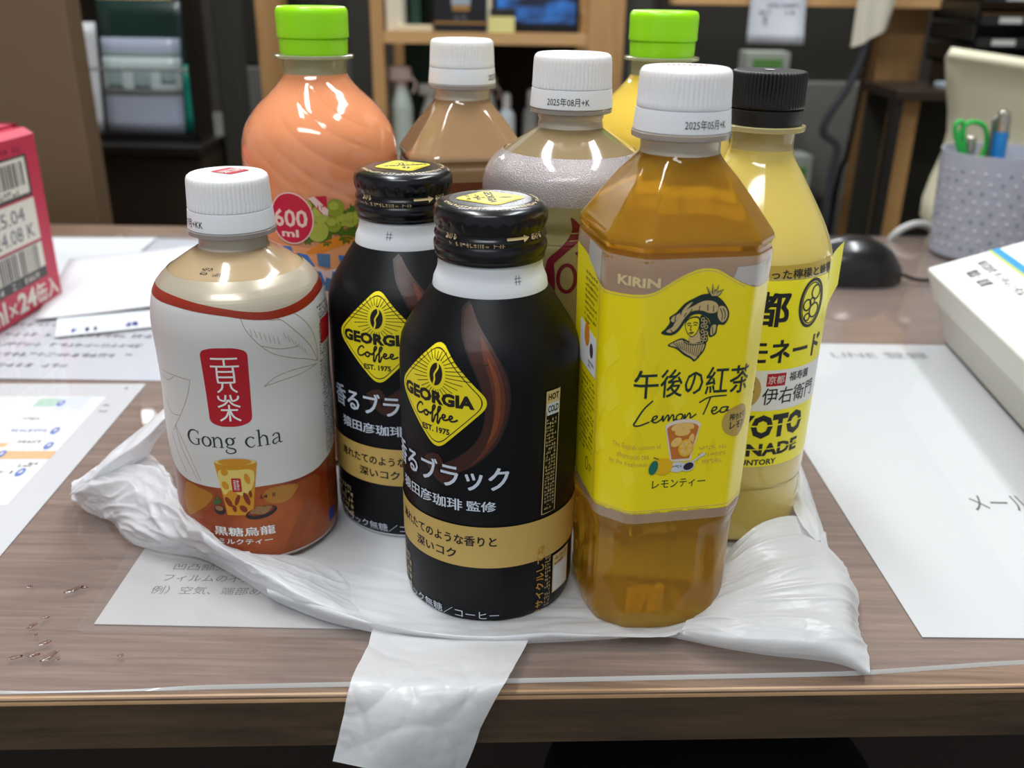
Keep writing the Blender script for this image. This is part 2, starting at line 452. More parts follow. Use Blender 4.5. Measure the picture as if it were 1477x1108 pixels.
COFFEE = [[(1.05,1.15),(.85,1.42),(.45,1.25),(.1,.6),(.25,.08),(.75,.1),(1.15,.45)],
 [(1.55,.72),(1.25,.5),(1.28,.12),(1.6,.05),(1.82,.4),(1.62,.7),(1.5,.6),(1.9,.52),(2.15,.5)],
 [(2.05,.3),(2.5,.9),(2.8,1.5),(2.62,1.62),(2.45,1.2),(2.4,.3),(2.33,-.4),(2.45,-.55),(2.6,-.2),(2.75,.25)],
 [(2.7,.25),(3.2,.9),(3.5,1.5),(3.32,1.62),(3.15,1.2),(3.1,.3),(3.03,-.4),(3.15,-.55),(3.3,-.2),(3.45,.25)],
 [(3.5,.25),(3.95,.4),(4.02,.65),(3.78,.7),(3.66,.35),(3.85,.05),(4.2,.1),(4.5,.3)],
 [(4.4,.25),(4.8,.4),(4.87,.65),(4.63,.7),(4.51,.35),(4.7,.05),(5.1,.1),(5.5,.35)]]
def script(A, strokes, x0, y0, x1, y1, w, m, lay, shear=0):
    xs = [p[0] for s in strokes for p in s]; ys = [p[1] for s in strokes for p in s]
    a, b, c, d = min(xs), max(xs), min(ys), max(ys)
    for s in strokes:
        A.stroke([(x0+(p[0]-a)/(b-a)*(x1-x0) + shear*(p[1]-c), y0+(p[1]-c)/(d-c)*(y1-y0)) for p in s], w, m, lay, smooth=5)
def bean_badge(A, cx, cy, w, h, lay, full=True):
    """yellow rounded-diamond badge with a coffee bean, rays and lettering"""
    D = lambda k: roundpoly([(cx, cy-h*k), (cx+w*k, cy), (cx, cy+h*k), (cx-w*k, cy)], 5.5*h/20, 6)
    sx, sy = w/20, h/20
    A.poly(D(1.14), m_yel, lay); A.poly(D(1.06), m_dk, lay+1); A.poly(D(1.035), m_yel, lay+2)
    bx, by = cx, cy + 9.3*sy
    if full:
        for i in range(30):
            a = 2*math.pi*(i+.5)/30; ca, sa = math.cos(a), math.sin(a)
            r0 = 1.22; r1 = 1.75 + .35*abs(ca) + (1.1*abs(ca)**3 if sa > -.55 else .1)
            if sa < -.2: r1 = min(r1, 1.75 + .9*abs(ca)**4)
            x0, y0 = bx + 3.6*sx*r0*ca, by + 4.9*sy*r0*sa
            x1, y1 = bx + 3.6*sx*r1*1.35*ca, by + 4.9*sy*min(r1, 1.95)*sa
            A.stroke([(x0, y0), (x1, y1)], .28*sx, m_dk, lay+3, smooth=0)
    A.ell(bx, by, 3.0*sx, 4.5*sy, m_dk, lay+3, rot=-6)
    A.stroke([(bx+.7*sx, by+4.6*sy), (bx+.9*sx, by+2.6*sy), (bx-.6*sx, by), (bx-.5*sx, by-2*sy), (bx-1.2*sx, by-4.6*sy)], .75*sx, m_yel, lay+4)
    A.fit('GEORGIA', cx-18.3*sx, cy-2.9*sy, cx+16.2*sx, cy+2.6*sy, m_dk, lay+3, bold=.055)
    script(A, COFFEE, cx-10.2*sx, cy-10.8*sy, cx+9.5*sx, cy-3.6*sy, .8*sx, m_dk, lay+3)
    A.fit('EST. 1975', cx-7.2*sx, cy-15.0*sy, cx+6.0*sx, cy-12.4*sy, m_dk, lay+3, bold=.04)

CAN = [(28.5,.3),(30.2,.5),(31.2,1.4),(32.0,3),(32.4,5.5),(32.5,8)]
CANB = CAN + [(32.5,40),(32.5,92),(32.45,96),(32.2,100),(31.6,103.6),(30.0,107.2),(27.9,110.6),(25.7,114),(22.8,118.6),(20.3,122.4)]
NECKW = [(20.2,122.3),(20.1,123),(19.8,125),(18.9,127),(18.4,128.4),(18.2,130),(18.1,132.8)]
CAPK = [(17.6,132.4),(18.6,132.5),(18.95,133.4),(18.9,134.2),(19.3,135),(19.6,136.4),(19.5,137.8),(18.9,138.9),(18.85,139.4),(19.3,140.3),(19.15,141.2),(18.6,142),(18.7,143.2),(19.2,144.4),(19.55,146),(19.6,147.6),(19.35,149.0),(18.7,150.1),(17.4,150.9),(15.6,151.45),(13.6,151.7),(12.8,151.72),(.01,151.72)]
def coffee_can(loc, rot, caprot, label, batch, capdx):
    t = thing('coffee_bottle', label, 'bottle', loc, 'black coffee bottle cans')
    mb = MB(); lathe(mb, CANB[1:], m_can, 128, cap0=True, cap1=False)
    A = Art(); q = -18.0 ; S = surf(CANB, 32.5, rot=rot)
    # brown swirl of coffee and the printed matter
    def swirl(k):
        o = [(-8.5,121),(-4.5,116),(2,108),(6.2,100),(7.4,92),(6.6,84),(3.4,75.5),(-2,69),(-8,64.5),(-15,62)]
        i_ = [(-17,64.5),(-11,68.5),(-5,74),(-1.5,80),(-.5,88),(-2.2,97),(-6,105.5),(-9.5,112),(-11.5,119)]
        c = (-4, 92); return [((p[0]-c[0])*k + c[0] + (1-k)*6, (p[1]-c[1])*(.75+.25*k)+c[1]) for p in [(a.x, a.y) for a in catmull(o, 4)] + [(a.x, a.y) for a in catmull(i_, 4)]]
    A.poly(swirl(1.12), m_sw[0], 1); A.poly(swirl(1.0), m_sw[1], 2)
    A.poly([(p.x,p.y) for p in catmull([(-2.5,112),(3,104),(5.6,96),(6,88),(4,79),(-1,71),(-6,66.5),(-2,71.5),(1.2,79),(2.2,88),(1,98),(-1.5,106)], 4, True)], m_sw[2], 3)
    A.poly([(p.x,p.y) for p in catmull([(0,106),(3.6,99),(4.6,90),(3.4,81),(0,75),(2,82),(2.8,91),(2,99)], 4, True)], m_sw[3], 4)
    A.poly([(p.x,p.y) for p in catmull([(-24,66),(-20,60),(-15,57.5),(-12,61),(-15,65),(-18,69)], 4, True)], m_sw[1], 1)
    bean_badge(A, q, 90.4, 17.3, 17.6, 5)
    A.fit('香るブラック', -44, 57.2, 7.6, 66.6, m_wh2, 5, bold=.022)
    A.fit('猿田彦珈琲', -38.6, 48.6, -8.6, 53.2, m_wh2, 5, bold=.02); A.fit('監修', -7, 49.0, 3.2, 53.0, m_wh2, 5, bold=.02)
    A.rect(-102, 25.7, 102, 42.6, m_gold, 5)
    A.fit('淹れたてのような香りと', -40.4, 34.7, 3.6, 38.8, m_dk, 6, bold=.03); A.fit('深いコク', -29.2, 28.6, -11, 32.6, m_dk, 6, bold=.03)
    A.fit('ブラック無糖／コーヒー', -43, 3.0, 4.8, 7.0, m_wh2, 5, bold=.008)
    A.stroke([(20.6,44.4),(26.8,44.4),(27.6,92),(21.4,92),(20.6,44.4)], .35, m_goldt, 5, smooth=0)
    A.rect(21.4, 84.6, 27.5, 92, m_goldt, 6); A.rect(21.6, 83, 27.3, 87.4, m_wh2, 7)
    A.fit('HOT', 22, 88.6, 26.9, 91, m_ink, 8, bold=.03); A.fit('COLD', 22, 84, 26.9, 86.6, m_ink, 8, bold=.03)
    A.greek(21.6, 46, 26.4, 82, 26, m_goldt, 6, .7, 3, 1.2)
    A.fit('リサイクルしてね', 19.0, 1.2, 22.4, 31.4, m_goldd, 7, bold=.03, rot=90)
    A.greek(23, 2, 26, 31, 18, m_goldt, 7, .7, 5, 1.0)
    A.rect(27, 8, 37.6, 24.5, m_goldt, 7); A.rect(27.5, 8.6, 37, 19.6, m_canw, 8)
    A.greek(28, 20, 36.5, 24, 2, m_ink, 8, .7, 5, 1.4)
    # table of contents on the left flank
    A.greek(-80, 2.5, -33, 20.5, 6, m_goldt, 5, .74, 9, 2.4); A.greek(-33.5, 2.6, -13.5, 2.61, 1, m_goldt, 5)
    A.put(mb, S, du=2.2, dv=3.0)
    mb.build('can_body', t, sharp=50)
    mb = MB(); lathe(mb, [(28.2,0),(30.6,0),(31.3,.7),(31.5,1.5)], m_canw, 96, cap0=True, cap1=False); mb.build('base_rim', t)
    mb = MB(); lathe(mb, NECKW, m_canw, 96, cap0=False, cap1=False)
    A = Art(); hx = batch
    for k in (-.7, .5): A.stroke([(hx+k-.15, 126.4), (hx+k+.15, 129.6)], .16, m_inkblue, 1, smooth=0); 
    for k in (127.4, 128.5): A.stroke([(hx-1.3, k), (hx+1.3, k)], .16, m_inkblue, 1, smooth=0)
    A.put(mb, surf(NECKW, 18.5), du=1, dv=1); mb.build('neck', t)
    mb = MB()
    rip = lambda a, h: (-.35*max(0, math.cos(26*a))**3 if 143.9 < h < 147.0 else 0)
    lathe(mb, smooth_profile(CAPK, 3), m_capk, 156, cap0=False, cap1=False, ripple=rip)
    A = Art(); 
    c, s_ = math.cos(caprot), math.sin(caprot)
    bean_badge(A, 0, 0, 10.6, 11.2, 1)
    A.put(mb, flat((capdx*.001, .0003, .15172), (c, s_, 0), (-s_, c, 0)), off=1.2e-4)
    A = Art()
    for i in range(46):   # small gold ring of writing round the rim of the lid
        a = R(-160 + i*4.9*1.2); r0 = 15.7; ca, sa = math.cos(a), math.sin(a)
        rnd = random.Random(i*7)
        if i % 13 == 12: continue
        for k in range(3):
            d = rnd.uniform(-.6, .6); e = rnd.uniform(-.6, .6)
            if k % 2: A.stroke([((r0-.6)*ca - d*sa, (r0-.6)*sa + d*ca), ((r0+.7)*ca - d*sa, (r0+.7)*sa + d*ca)], .24, m_goldt, 1, smooth=0)
            else: A.stroke([((r0+e)*ca + .6*sa, (r0+e)*sa - .6*ca), ((r0+e)*ca - .6*sa, (r0+e)*sa + .6*ca)], .24, m_goldt, 1, smooth=0)
    ctab = sorted([(r, h) for r, h in CAPK[18:]])
    A.put(mb, lambda u, v: (Vector((u*.001, v*.001, interp(ctab, math.hypot(u, v))*.001)), Vector((0, 0, 1))), du=1.2, dv=1.2, off=2e-4)
    A = Art(); b0 = 3.0
    A.poly([(b0+3,141.5),(b0+9,141.5),(b0+9,140.7),(b0+11.6,142),(b0+9,143.2),(b0+9,142.5),(b0+3,142.5)], m_goldt, 1)
    A.fit('あける', b0+12.4, 140.9, b0+17.6, 143.1, m_goldt, 1, bold=.02)
    A.fit('あける', b0-19, 141.2, b0-14.4, 143.2, m_goldt, 1, bold=.02)
    A.greek(b0-17, 139.3, b0+4.5, 140.7, 1, m_goldt, 1, .95, 3, 1.3)
    A.put(mb, surf(CAPK, 19, ), du=1.2, dv=.5, off=2.2e-4)
    mb.build('cap', t, sharp=40)
    return t
coffee_can((-.0082, .3155, ZB), 0, R(-80), 'front black coffee bottle can standing at the near edge of the bag', 10, 0)
coffee_can((-.0445, .374, ZB), R(17), R(200), 'black coffee bottle can standing behind the front one, beside the white label bottle', -4, 0)

# ================================================================== white label milk tea bottle (left)
m_milk = P('milk_tea', 'b79f7c', rough=.12, coat=.6, sss=.3)
m_milkd = P('milk_tea_dark', 'a5825c', rough=.1, coat=.6, sss=.25)
m_gw = P('label_white', 'cfcfcc', rough=.38)
m_pearl = P('label_pearl', 'b9ae9b', rough=.3, coat=.3, metal=.2)
m_red = P('print_red', 'b01224', rough=.4)
m_rb = P('print_redbrown', '8e2a16', rough=.35)
m_rb2 = P('label_caramel', '7e2a14', rough=.3, col2='a5521c', noise_scale=38)
m_rb3 = P('label_caramel_light', 'a8701f', rough=.3)
m_rb4 = P('label_caramel_mid', '8f451a', rough=.3)
m_line = P('print_brown_line', 'a08a72', rough=.5)
m_serif = P('print_dark_green', '27332f', rough=.5)
GONG = [(24,0),(28.5,.4),(31,2.2),(32.2,6),(32.5,12),(32.6,22),(32.5,31),(33.0,42),(33.3,52),(33.25,60),(32.85,70),(32.9,80),(33.3,90),(33.55,97),(33.2,102),(31.9,108.5),(29.6,113),(25.6,117.2),(20.5,120.8),(15.4,124.1),(13.0,125.6),(12.6,126.6),(12.5,129.5)]
GP = smooth_profile(GONG, 4)
t = thing('tea_bottle', 'squat white label bottle with red stamp and white cap, at the left of the bag', 'bottle', (-.1075, .351, ZB), 'bottled drinks in the group')
mb = MB(); lathe(mb, GP, m_milk, 128); mb.build('body', t, sharp=60)
make_neck(t, [(13.3,125.4),(13.0,126.4),(12.9,128.8),(13.1,130.6)], m_pet, m_petgrey, (16.5, 130.4, 132.6))
def gtop(A):
    A.rrect(-5.2, -3.4, 5.2, 7, 1.2, m_red, 1); A.fit('貢', -3.2, 1.9, 3.2, 6.3, m_paperwhite, 2); A.fit('茶', -3, -2.8, 3, 1.4, m_paperwhite, 2)
make_cap(t, 132.6, m_white, 'white', '17月+KK', (-17.5, 1.6, -6.4, 4.6), R(-28), gtop, 1.045)
S = surf(GP, 32.8); mb = MB()
def uwave(tab, u): return interp(tab, u)
top = [(-60,111.5),(-45,112.4),(-32,112.6),(-18,112.2),(-6,110.9),(3,109.6),(12,108.0),(20,107.2),(30,107.8),(40,109.4),(50,111.0),(75,112),(103,111.5)]
topc = [(p.x, p.y) for p in catmull([(-103,111.5)]+top, 6)]
botw = [(-103,37),(-60,40),(-40,41.5),(-30,38.6),(-22,36.8),(-12,36.5),(0,36.6),(12,36.9),(20,36.6),(28,36.4),(36,37),(42,38.5),(60,41),(103,37)]
botc = [(p.x, p.y) for p in catmull(botw, 6)]
A = Art()
# pearly film above, white field, red edge, caramel below
A.poly([(-103,117.4),(103,117.4)] + [(u, v) for u, v in topc[::-1]], m_pearl, 1)
A.poly([(u, v-.0) for u, v in topc] + [(103,3),(-103,3)], m_gw, 1)
A.poly([(u, v) for u, v in topc] + [(u, v-2.5-.9*min(1, abs(u-5)/30)) for u, v in topc[::-1]], m_rb, 2)
A.poly(botc + [(103,2.6),(-103,2.6)], m_rb2, 2)
A.poly([(p.x,p.y) for p in catmull([(-28,36.5),(-16,35.5),(-8,35),(-10,28),(-17,22),(-26,16),(-30,22),(-31,30)], 5, True)], m_rb4, 3)
A.poly([(p.x,p.y) for p in catmull([(-22,35.4),(-14,34.8),(-9,33),(-12,28),(-17,24),(-24,20),(-26,27)], 5, True)], m_rb3, 4)
A.poly([(p.x,p.y) for p in catmull([(14,35.5),(22,35),(25,33),(20,28),(13,29),(11,33)], 5, True)], m_rb3, 3)
A.poly([(p.x,p.y) for p in catmull([(24,34),(33,35),(37,30),(31,18),(24,9),(18,7),(22,16),(27,25)], 5, True)], m_rb4, 3)
# red stamp with the two characters
A.poly(roundpoly([(-6.0,65.0),(-6.6,93.8),(-2,95.2),(6,95.2),(10.4,93.6),(9.8,65.2),(5,63.4),(-2,63.4)], 2.6), m_red, 2)
W_ = .72; cx = 1.9
for s_ in ([(-5.2,91),(5.2,91)], [(0,91),(0,88)], [(-5.6,87.9),(5.6,87.9)], [(-3.1,87.9),(-3.3,84),(-3.2,81.2)], [(3.1,87.9),(3.3,84),(3.2,81.2)], [(-3.1,85.8),(3.1,85.8)], [(-3.1,83.6),(3.1,83.6)], [(-3.1,81.4),(3.1,81.4)], [(-1.5,81.2),(-2,79),(-3.8,77.4)], [(1.5,81.2),(2,79),(3.9,77.4)],
           [(-4,76),(-3.6,74.6),(-1.5,74),(-.9,76.4)], [(4,76),(3.6,74.6),(1.5,74),(.9,76.4)], [(0,74.4),(-1.6,72.6),(-4.4,71.4)], [(0,74.4),(1.6,72.6),(4.4,71.4)], [(-3.4,70.2),(3.4,70.2)], [(0,72.4),(0,65.6)], [(-.3,69.8),(-1.6,67.4),(-4,65.8)], [(.3,69.8),(1.6,67.4),(4.2,65.8)]):
    A.stroke([(cx + x*.92, y) for x, y in s_], W_, m_paperwhite, 3, smooth=4)
# serif wordmark, drawn in strokes
GC = [[(1.15,1.2,.07),(.85,1.42,.1),(.4,1.28,.16),(.12,.75,.24),(.3,.2,.17),(.75,.0,.09),(1.15,.12,.1)],[(1.12,.62,.16),(1.12,.08,.16)],[(.85,.63,.06),(1.32,.63,.06)],[(1.15,1.46,.06),(1.15,1.08,.06)],
 [(2.5,1,.15),(2.5,.0,.15)],[(2.3,.03,.07),(2.7,.03,.07)],[(2.3,.93,.08),(2.5,.98,.08)],[(2.55,.75,.07),(2.8,1.0,.1),(3.05,.85,.15),(3.1,.5,.15),(3.1,0,.15)],[(2.92,.03,.07),(3.28,.03,.07)],
 [(4.0,.88,.06),(4.25,1.0,.1)],[(3.6,.3,.08),(3.5,.12,.1),(3.75,.0,.12),(4.1,-.12,.14),(4.12,-.4,.12),(3.75,-.54,.09),(3.42,-.38,.1),(3.5,-.12,.07)],
 [(5.65,.82,.13),(5.4,1.0,.08),(5.1,.8,.15),(5.02,.45,.18),(5.2,.1,.12),(5.45,0,.08),(5.7,.2,.06)],
 [(6.05,1.6,.15),(6.05,0,.15)],[(5.86,.03,.07),(6.24,.03,.07)],[(5.86,1.53,.07),(6.05,1.57,.07)],[(6.1,.75,.07),(6.35,1.0,.1),(6.6,.85,.15),(6.65,.5,.15),(6.65,0,.15)],[(6.47,.03,.07),(6.84,.03,.07)],
 [(7.1,.8,.14),(7.3,1.0,.08),(7.58,.9,.14),(7.62,.5,.15),(7.62,.12,.14),(7.86,.04,.07)],[(7.6,.6,.06),(7.22,.45,.1),(7.08,.2,.14),(7.25,.0,.1),(7.58,.22,.06)]]
for k, (ox, oy, rx, ry) in enumerate(((1.85,.5,.36,.46), (3.78,.64,.28,.33))):
    GC.append([(ox+rx*math.cos(a), oy+ry*math.sin(a), .07+.11*abs(math.cos(a))) for a in [2*math.pi*i/16 for i in range(17)]])
for s_ in GC:
    A.stroke([(-17 + x*4.72, 54.5 + y*4.35) for x, y, w in s_], [w*4.6 for x, y, w in s_], m_serif, 2, smooth=4)
# glass of iced milk tea with dish and sprig
m_cup1 = P('print_tea_amber', 'c98b1e', rough=.4); m_cup2 = P('print_tea_cream', 'dcc46a', rough=.4); m_cup3 = P('print_tea_dark', '7a2f10', rough=.4); m_dish = P('print_dish', '241a15', rough=.5); m_nut = P('print_biscuit', '8c6a45', rough=.5); m_leafp = P('print_leaf', '3f5c2a', rough=.5)
A.poly([(-6.3,48.3),(9.8,48.3),(6.4,24.6),(-3.6,24.6)], m_cup1, 4)
A.poly([(p.x,p.y) for p in catmull([(-5.2,44),(1,45),(8,44.5),(7.2,37),(3,33.5),(-1,36),(-4,34)], 5, True)], m_cup2, 5)
A.ell(1.7, 48.2, 8.0, 1.2, m_cup2, 5); A.ell(1.7, 48.5, 6.2, 1.5, m_cup1, 6)
for x, y, rx, ry, q in ((-3,38,1.3,1.9,20),(-2.6,44,1.4,1.5,0),(5.6,41,1.0,2.4,10)): A.ell(x, y, rx, ry, m_cup1, 6, q)
for x, y, rx, ry, q in ((-2.5,30.5,1.1,2.4,25),(1,31.5,.8,2.6,-20),(4.6,32,1.0,3,15),(3,27.5,1.2,1.8,40),(-.5,27.6,.8,1.6,10),(6.2,34,.6,1.7,0)): A.ell(x, y, rx, ry, m_cup3, 6, q)
A.rrect(-.4, 35.2, 3.2, 41.4, .6, m_red, 7); A.fit('貢茶', .3, 35.9, 2.5, 40.8, m_paperwhite, 8, rot=0)
A.ell(9.6, 25.2, 6.2, 2.6, m_dish, 5, 10); A.ell(9.6, 25.9, 5.2, 1.7, m_cup3, 6, 10)
for x, y, q in ((7.2,26.2,20),(9.4,27.2,-15),(11.8,26.9,10),(8.8,25.6,-5),(11,25.7,25)): A.ell(x, y, 2.0, 1.0, m_nut, 7, q)
A.ell(-6.6, 26.4, 2.4, 2.1, m_dish, 3); A.ell(-6.8, 27.2, 1.7, 1.1, m_nut, 4); A.ell(-7.6, 30, 1.9, 1.0, m_leafp, 5, 35); A.ell(-6.6, 31, 1.6, .8, m_leafp, 5, 120)
A.fit('黒糖烏龍', -10, 15.0, 14.2, 19.0, m_paperwhite, 5, bold=.02); A.fit('ミルクティー', -8.6, 11.1, 12.8, 13.6, m_paperwhite, 5, bold=.02)
A.greek(9.5, 31.5, 17, 33.5, 1, m_dish, 5, .9, 4, 1.6)
# leaf and fan line drawings, small print column
A.lines([[(9,107),(10.5,102),(14,96.5),(19,91.5),(26,88),(34,85),(40.5,82)], [(9,107),(16,105.6),(20,104),(24,103.2),(29,98),(36,90),(40.5,82)], [(19,107),(22,104.6),(24,103.2)], [(25,106.6),(31,103.5),(36.5,97),(40,89),(40.5,82)], [(15.5,95),(22,92.5),(30,91.5)], [(15.2,78.6),(20,81.6),(28,82.6),(40,81)], [(15.2,78.6),(22,79.6),(32,80.2),(40,81)],
         [(-31,81),(-22,81.4),(-12.4,81.2)], [(-12.4,81.2),(-15,74),(-20,65),(-26,57)], [(-31,70),(-26,64.5),(-20,65)], [(-31,79),(-26,78),(-21,80.8)], [(-24,60),(-22,52),(-18,44),(-15,38)], [(-24,60),(-20,54),(-16,45),(-13.5,38)], [(-28,56),(-25,48),(-21,40)]], .22, m_line, 1.6)
for i in range(7): A.lines([[(12+i*1.6, 102-i*.8), (12.6+i*1.6, 99-i*.8)], [(24+i*1.5, 98.6-i*1.5), (25+i*1.5, 95.6-i*1.4)]], .16, m_line, 2)
A.greek(42.5, 40, 56, 104, 46, m_dk, 2, .72, 8, 1.4); A.greek(42, 8, 56, 38, 20, m_ink, 5, .72, 12, 1.4)
A.rect(43.4, 88, 56, 98, m_red, 3); A.rect(41.5, 8.5, 46, 14, P('print_blue', '2440a8', rough=.4), 5)
A.put(mb, S, du=2.2, dv=2.6, off=1.6e-4)
A = Art(); A.greek(-10.5, 119.2, -4, 121.4, 2, m_ink, 1, .8, 6, 1.1); A.greek(-3, 119.0, 1.5, 120, 1, m_ink, 1, .8, 7, .9); A.put(mb, S, du=1.5, dv=1, off=1.2e-4)
mb.build('label', t, sharp=50)

# ================================================================== lemon tea bottle and its milk tea sister (chamfered square)
def chamfer_k(rot, p=46, c=1.165):
    dirs = [(rot + i*math.pi/2, 1.0) for i in range(4)] + [(rot + (i+.5)*math.pi/2, c) for i in range(4)]
    def f(a):
        s = 0
        for d, ap in dirs:
            x = math.cos(a - d)
            if x > 0: s += (x/ap)**p
        return s ** (-1/p)
    N = 720; tab = [f(2*math.pi*i/N)*.912 for i in range(N+1)]
    def k(a, h):
        q = (a % (2*math.pi)) / (2*math.pi) * N; i = int(q); v = tab[i] + (tab[min(i+1, N)] - tab[i])*(q-i)
        w = 1.0
        if h > 163: w = max(0, (170.5-h)/7.5)
        if h < 10: w = .55 + .045*h
        return 1 + (v-1)*w
    return k
TEA = [(21,0),(24.5,.3),(26.8,2),(27.9,5),(28.3,9),(28.4,16),(28.2,30),(28.4,42),(29.4,46.5),(29.7,50),(29.9,80),(30.2,110),(30.6,138),(30.6,141),(30.1,142.5),(30.1,143.6),(30.8,145.2),(30.6,146.4),(29.8,147.8),(28.7,149.2),(22.5,157.6),(16.2,165.4),(13.6,168.6),(12.9,169.8)]
TP = []
for a_, b_ in zip(TEA, TEA[1:]):
    for i in range(3): TP.append((a_[0]+(b_[0]-a_[0])*i/3, a_[1]+(b_[1]-a_[1])*i/3))
TP.append(TEA[-1])
def tea_ripple(a, h):
    if 7 < h < 45:
        w = math.sin(math.pi*(h-7)/38)
        return -1.3*w*(max(0, math.sin(6*a + h*.10))*max(0, math.sin(6*a - h*.10 + 1.2)))**.6 - .5*w*max(0, math.sin(12*a))
    return 0
m_tea = tea_mat('lemon_tea', 'eebf38', .33, .06, 'd8a232')
m_ylab = P('label_yellow', 'f7e20c', rough=.33, coat=.2)
m_ylab2 = P('label_yellow_pale', 'f8e62a', rough=.33, coat=.2)
m_ylab3 = P('label_yellow_deep', 'f1da06', rough=.33, coat=.2)
m_film = clear_mat('label_film', 'ffffff', 1.45, .12, white=.32, diffuse='e3d2c2')
m_filmglare = clear_mat('label_film_glare', 'ffffff', 1.45, .2, white=.72, diffuse='d5d2ce')
m_dg = P('print_bottle_green', '17302b', rough=.5)
m_beige = P('print_beige', 'c9b079', rough=.5)
m_logo = P('print_pale_gold', 'dccb96', rough=.5)

def tea_bottle(loc, rot, label, liquid, top, date, dpos, grp):
    t = thing('tea_bottle', label, 'bottle', loc, grp)
    k = chamfer_k(rot); mb = MB()
    lathe(mb, TP, liquid, 200, k=k, ripple=tea_ripple); mb.build('body', t, sharp=24)
    make_neck(t, [(12.95,169.7),(12.8,171),(12.8,173),(12.9,175)], m_pet, m_petgrey, (15.9, 174.4, 176.6))
    make_cap(t, 176.6, m_white, 'white', date, dpos, 0, top)
    return t, k
def ktop(A):
    for i in range(9): A.ell(-7 + i*1.7, 3.6 - abs(i-4)*.35, .55, 1.2, m_red, 1)
    A.greek(-6, -3, 6, 1, 2, m_red, 1)
kr = R(11)
t, kk = tea_bottle((.0528, .3070, ZB), kr, 'large clear amber lemon tea bottle with a yellow label and white cap, front row', m_tea, ktop, '2025年05月+K', (-1.6, 1.7, 13.0, 4.6), 'bottled drinks in the group')
S = surf(TP, 30.8, kk); mb = MB(); A = Art(); U = 96.7
tb = [(-U,137),(-60,137),(-46,136),(-40,134.6),(-34.8,132.2),(-31,130.9),(-26,130.0),(-20,129.9),(-14,130.4),(-9,131.6),(-4.5,134.4),(0,136.8),(4,138.2),(8,138.6),(12,137.8),(17,135),(22,132.4),(27,131.2),(33,131.5),(40,133),(60,136),(U,137)]
tbc = [(p.x, p.y) for p in catmull(tb, 4)]
A.poly([(-U,141.8),(U,141.8)] + tbc[::-1], m_film, 1)
A.poly([(-U,48.2),(U,48.2),(U,52.6),(-U,52.6)], m_film, 1)
A.poly([(-44,141.5),(-29,141.2),(-29,131),(-34.8,132.6),(-44,135.4)], m_filmglare, 2)  # glare on the clear film at the bottle corners, painted as milky patches
A.poly([(18,138.6),(30,139.4),(30,131.6),(22,132.6),(17,135.2)], m_filmglare, 2)
A.poly(tbc + [(U,52),(-U,52)], m_ylab, 1)
A.stroke([(u, v-.7) for u, v in tbc[20:64]], .22, m_beige, 2, smooth=0)
A.stroke([(-27,53.2),(40,53.2)], .22, m_beige, 2, smooth=0)
rnd = random.Random(4)
for i in range(13):   # faint facets printed on the label
    x = rnd.uniform(-26, 26); y = rnd.uniform(56, 108); w = rnd.uniform(2, 5); h = rnd.uniform(8, 18)
    A.poly([(x,y),(x+w,y+h*.4),(x+w*.4,y+h),(x-w*.6,y+h*.5)], rnd.choice([m_ylab2, m_ylab3]), 2)
A.fit('KIRIN', -20.6, 132.9, -7.6, 136.0, m_logo, 3, bold=.035)
# lady in a plumed hat
def blob(pts, m, lay, n=4): A.poly([(p.x, p.y) for p in catmull(pts, n, True)], m, lay)
LD = lambda pts: [(3.5 + (x-640)*.0688, 119.4 + (270-y)*.0683) for x, y in pts]
blob(LD([(497,292),(518,265),(533,238),(530,214),(560,193),(600,150),(650,125),(690,110),(740,112),(790,140),(828,190),(834,232),(815,264),(786,264),(780,308),(748,322),(736,290),(742,250),(720,222),(680,206),(640,212),(612,240),(582,284),(545,304)]), m_dg, 3)
blob(LD([(520,282),(548,262),(562,235),(600,190),(650,162),(700,142),(750,147),(775,170),(770,198),(735,203),(690,188),(640,190),(607,218),(575,268),(545,290)]), m_beige, 4)
blob(LD([(538,230),(546,212),(582,194),(610,160),(640,145),(612,180),(580,212),(552,238)]), m_beige, 4)
blob(LD([(783,172),(808,176),(825,205),(822,238),(802,250),(780,225),(776,196)]), m_beige, 4); blob(LD([(750,270),(774,262),(772,300),(752,312)]), m_beige, 4)
for p in (((786,182),(800,212),(800,242)), ((800,182),(814,210),(812,236)), ((756,270),(762,308)), ((560,205),(556,232)), ((590,178),(582,205)), ((612,196),(600,215)), ((640,178),(630,196)), ((680,165),(676,186)), ((720,160),(722,190)), ((752,166),(752,196)), ((540,275),(552,290))): A.stroke(LD(p), .3, m_dg, 5)
for q, (tx, ty) in enumerate(((704,74),(720,92),(734,63),(752,88),(766,70),(778,94),(793,90))):
    A.stroke(LD([(738+q*4,124), ((738+q*4+tx)/2, (124+ty)/2), (tx, ty)]), [.7, .9, .12], m_dg, 3); A.stroke(LD([(740+q*4,120), ((740+q*4+tx)/2, (120+ty)/2), (tx, ty+5)]), [.3, .38, .06], m_beige, 4)
blob(LD([(688,214),(722,226),(742,258),(734,300),(742,338),(716,358),(696,336),(690,290)]), m_dg, 3)
blob(LD([(640,306),(686,292),(700,336),(670,348),(642,340)]), m_beige, 4)
blob(LD([(610,246),(634,220),(680,218),(690,256),(682,292),(657,318),(634,306),(617,280)]), m_dg, 4); blob(LD([(614,248),(636,226),(676,226),(684,258),(676,290),(656,312),(636,302),(620,278)]), m_ylab3, 5)
for p in (((620,252),(630,246),(641,249)), ((652,248),(664,244),(678,250)), ((624,260),(632,257),(639,260)), ((655,259),(664,256),(674,260)), ((645,258),(640,279),(648,283)), ((634,295),(646,292),(660,294)), ((638,299),(656,298))): A.stroke(LD(p), .34, m_dg, 6)
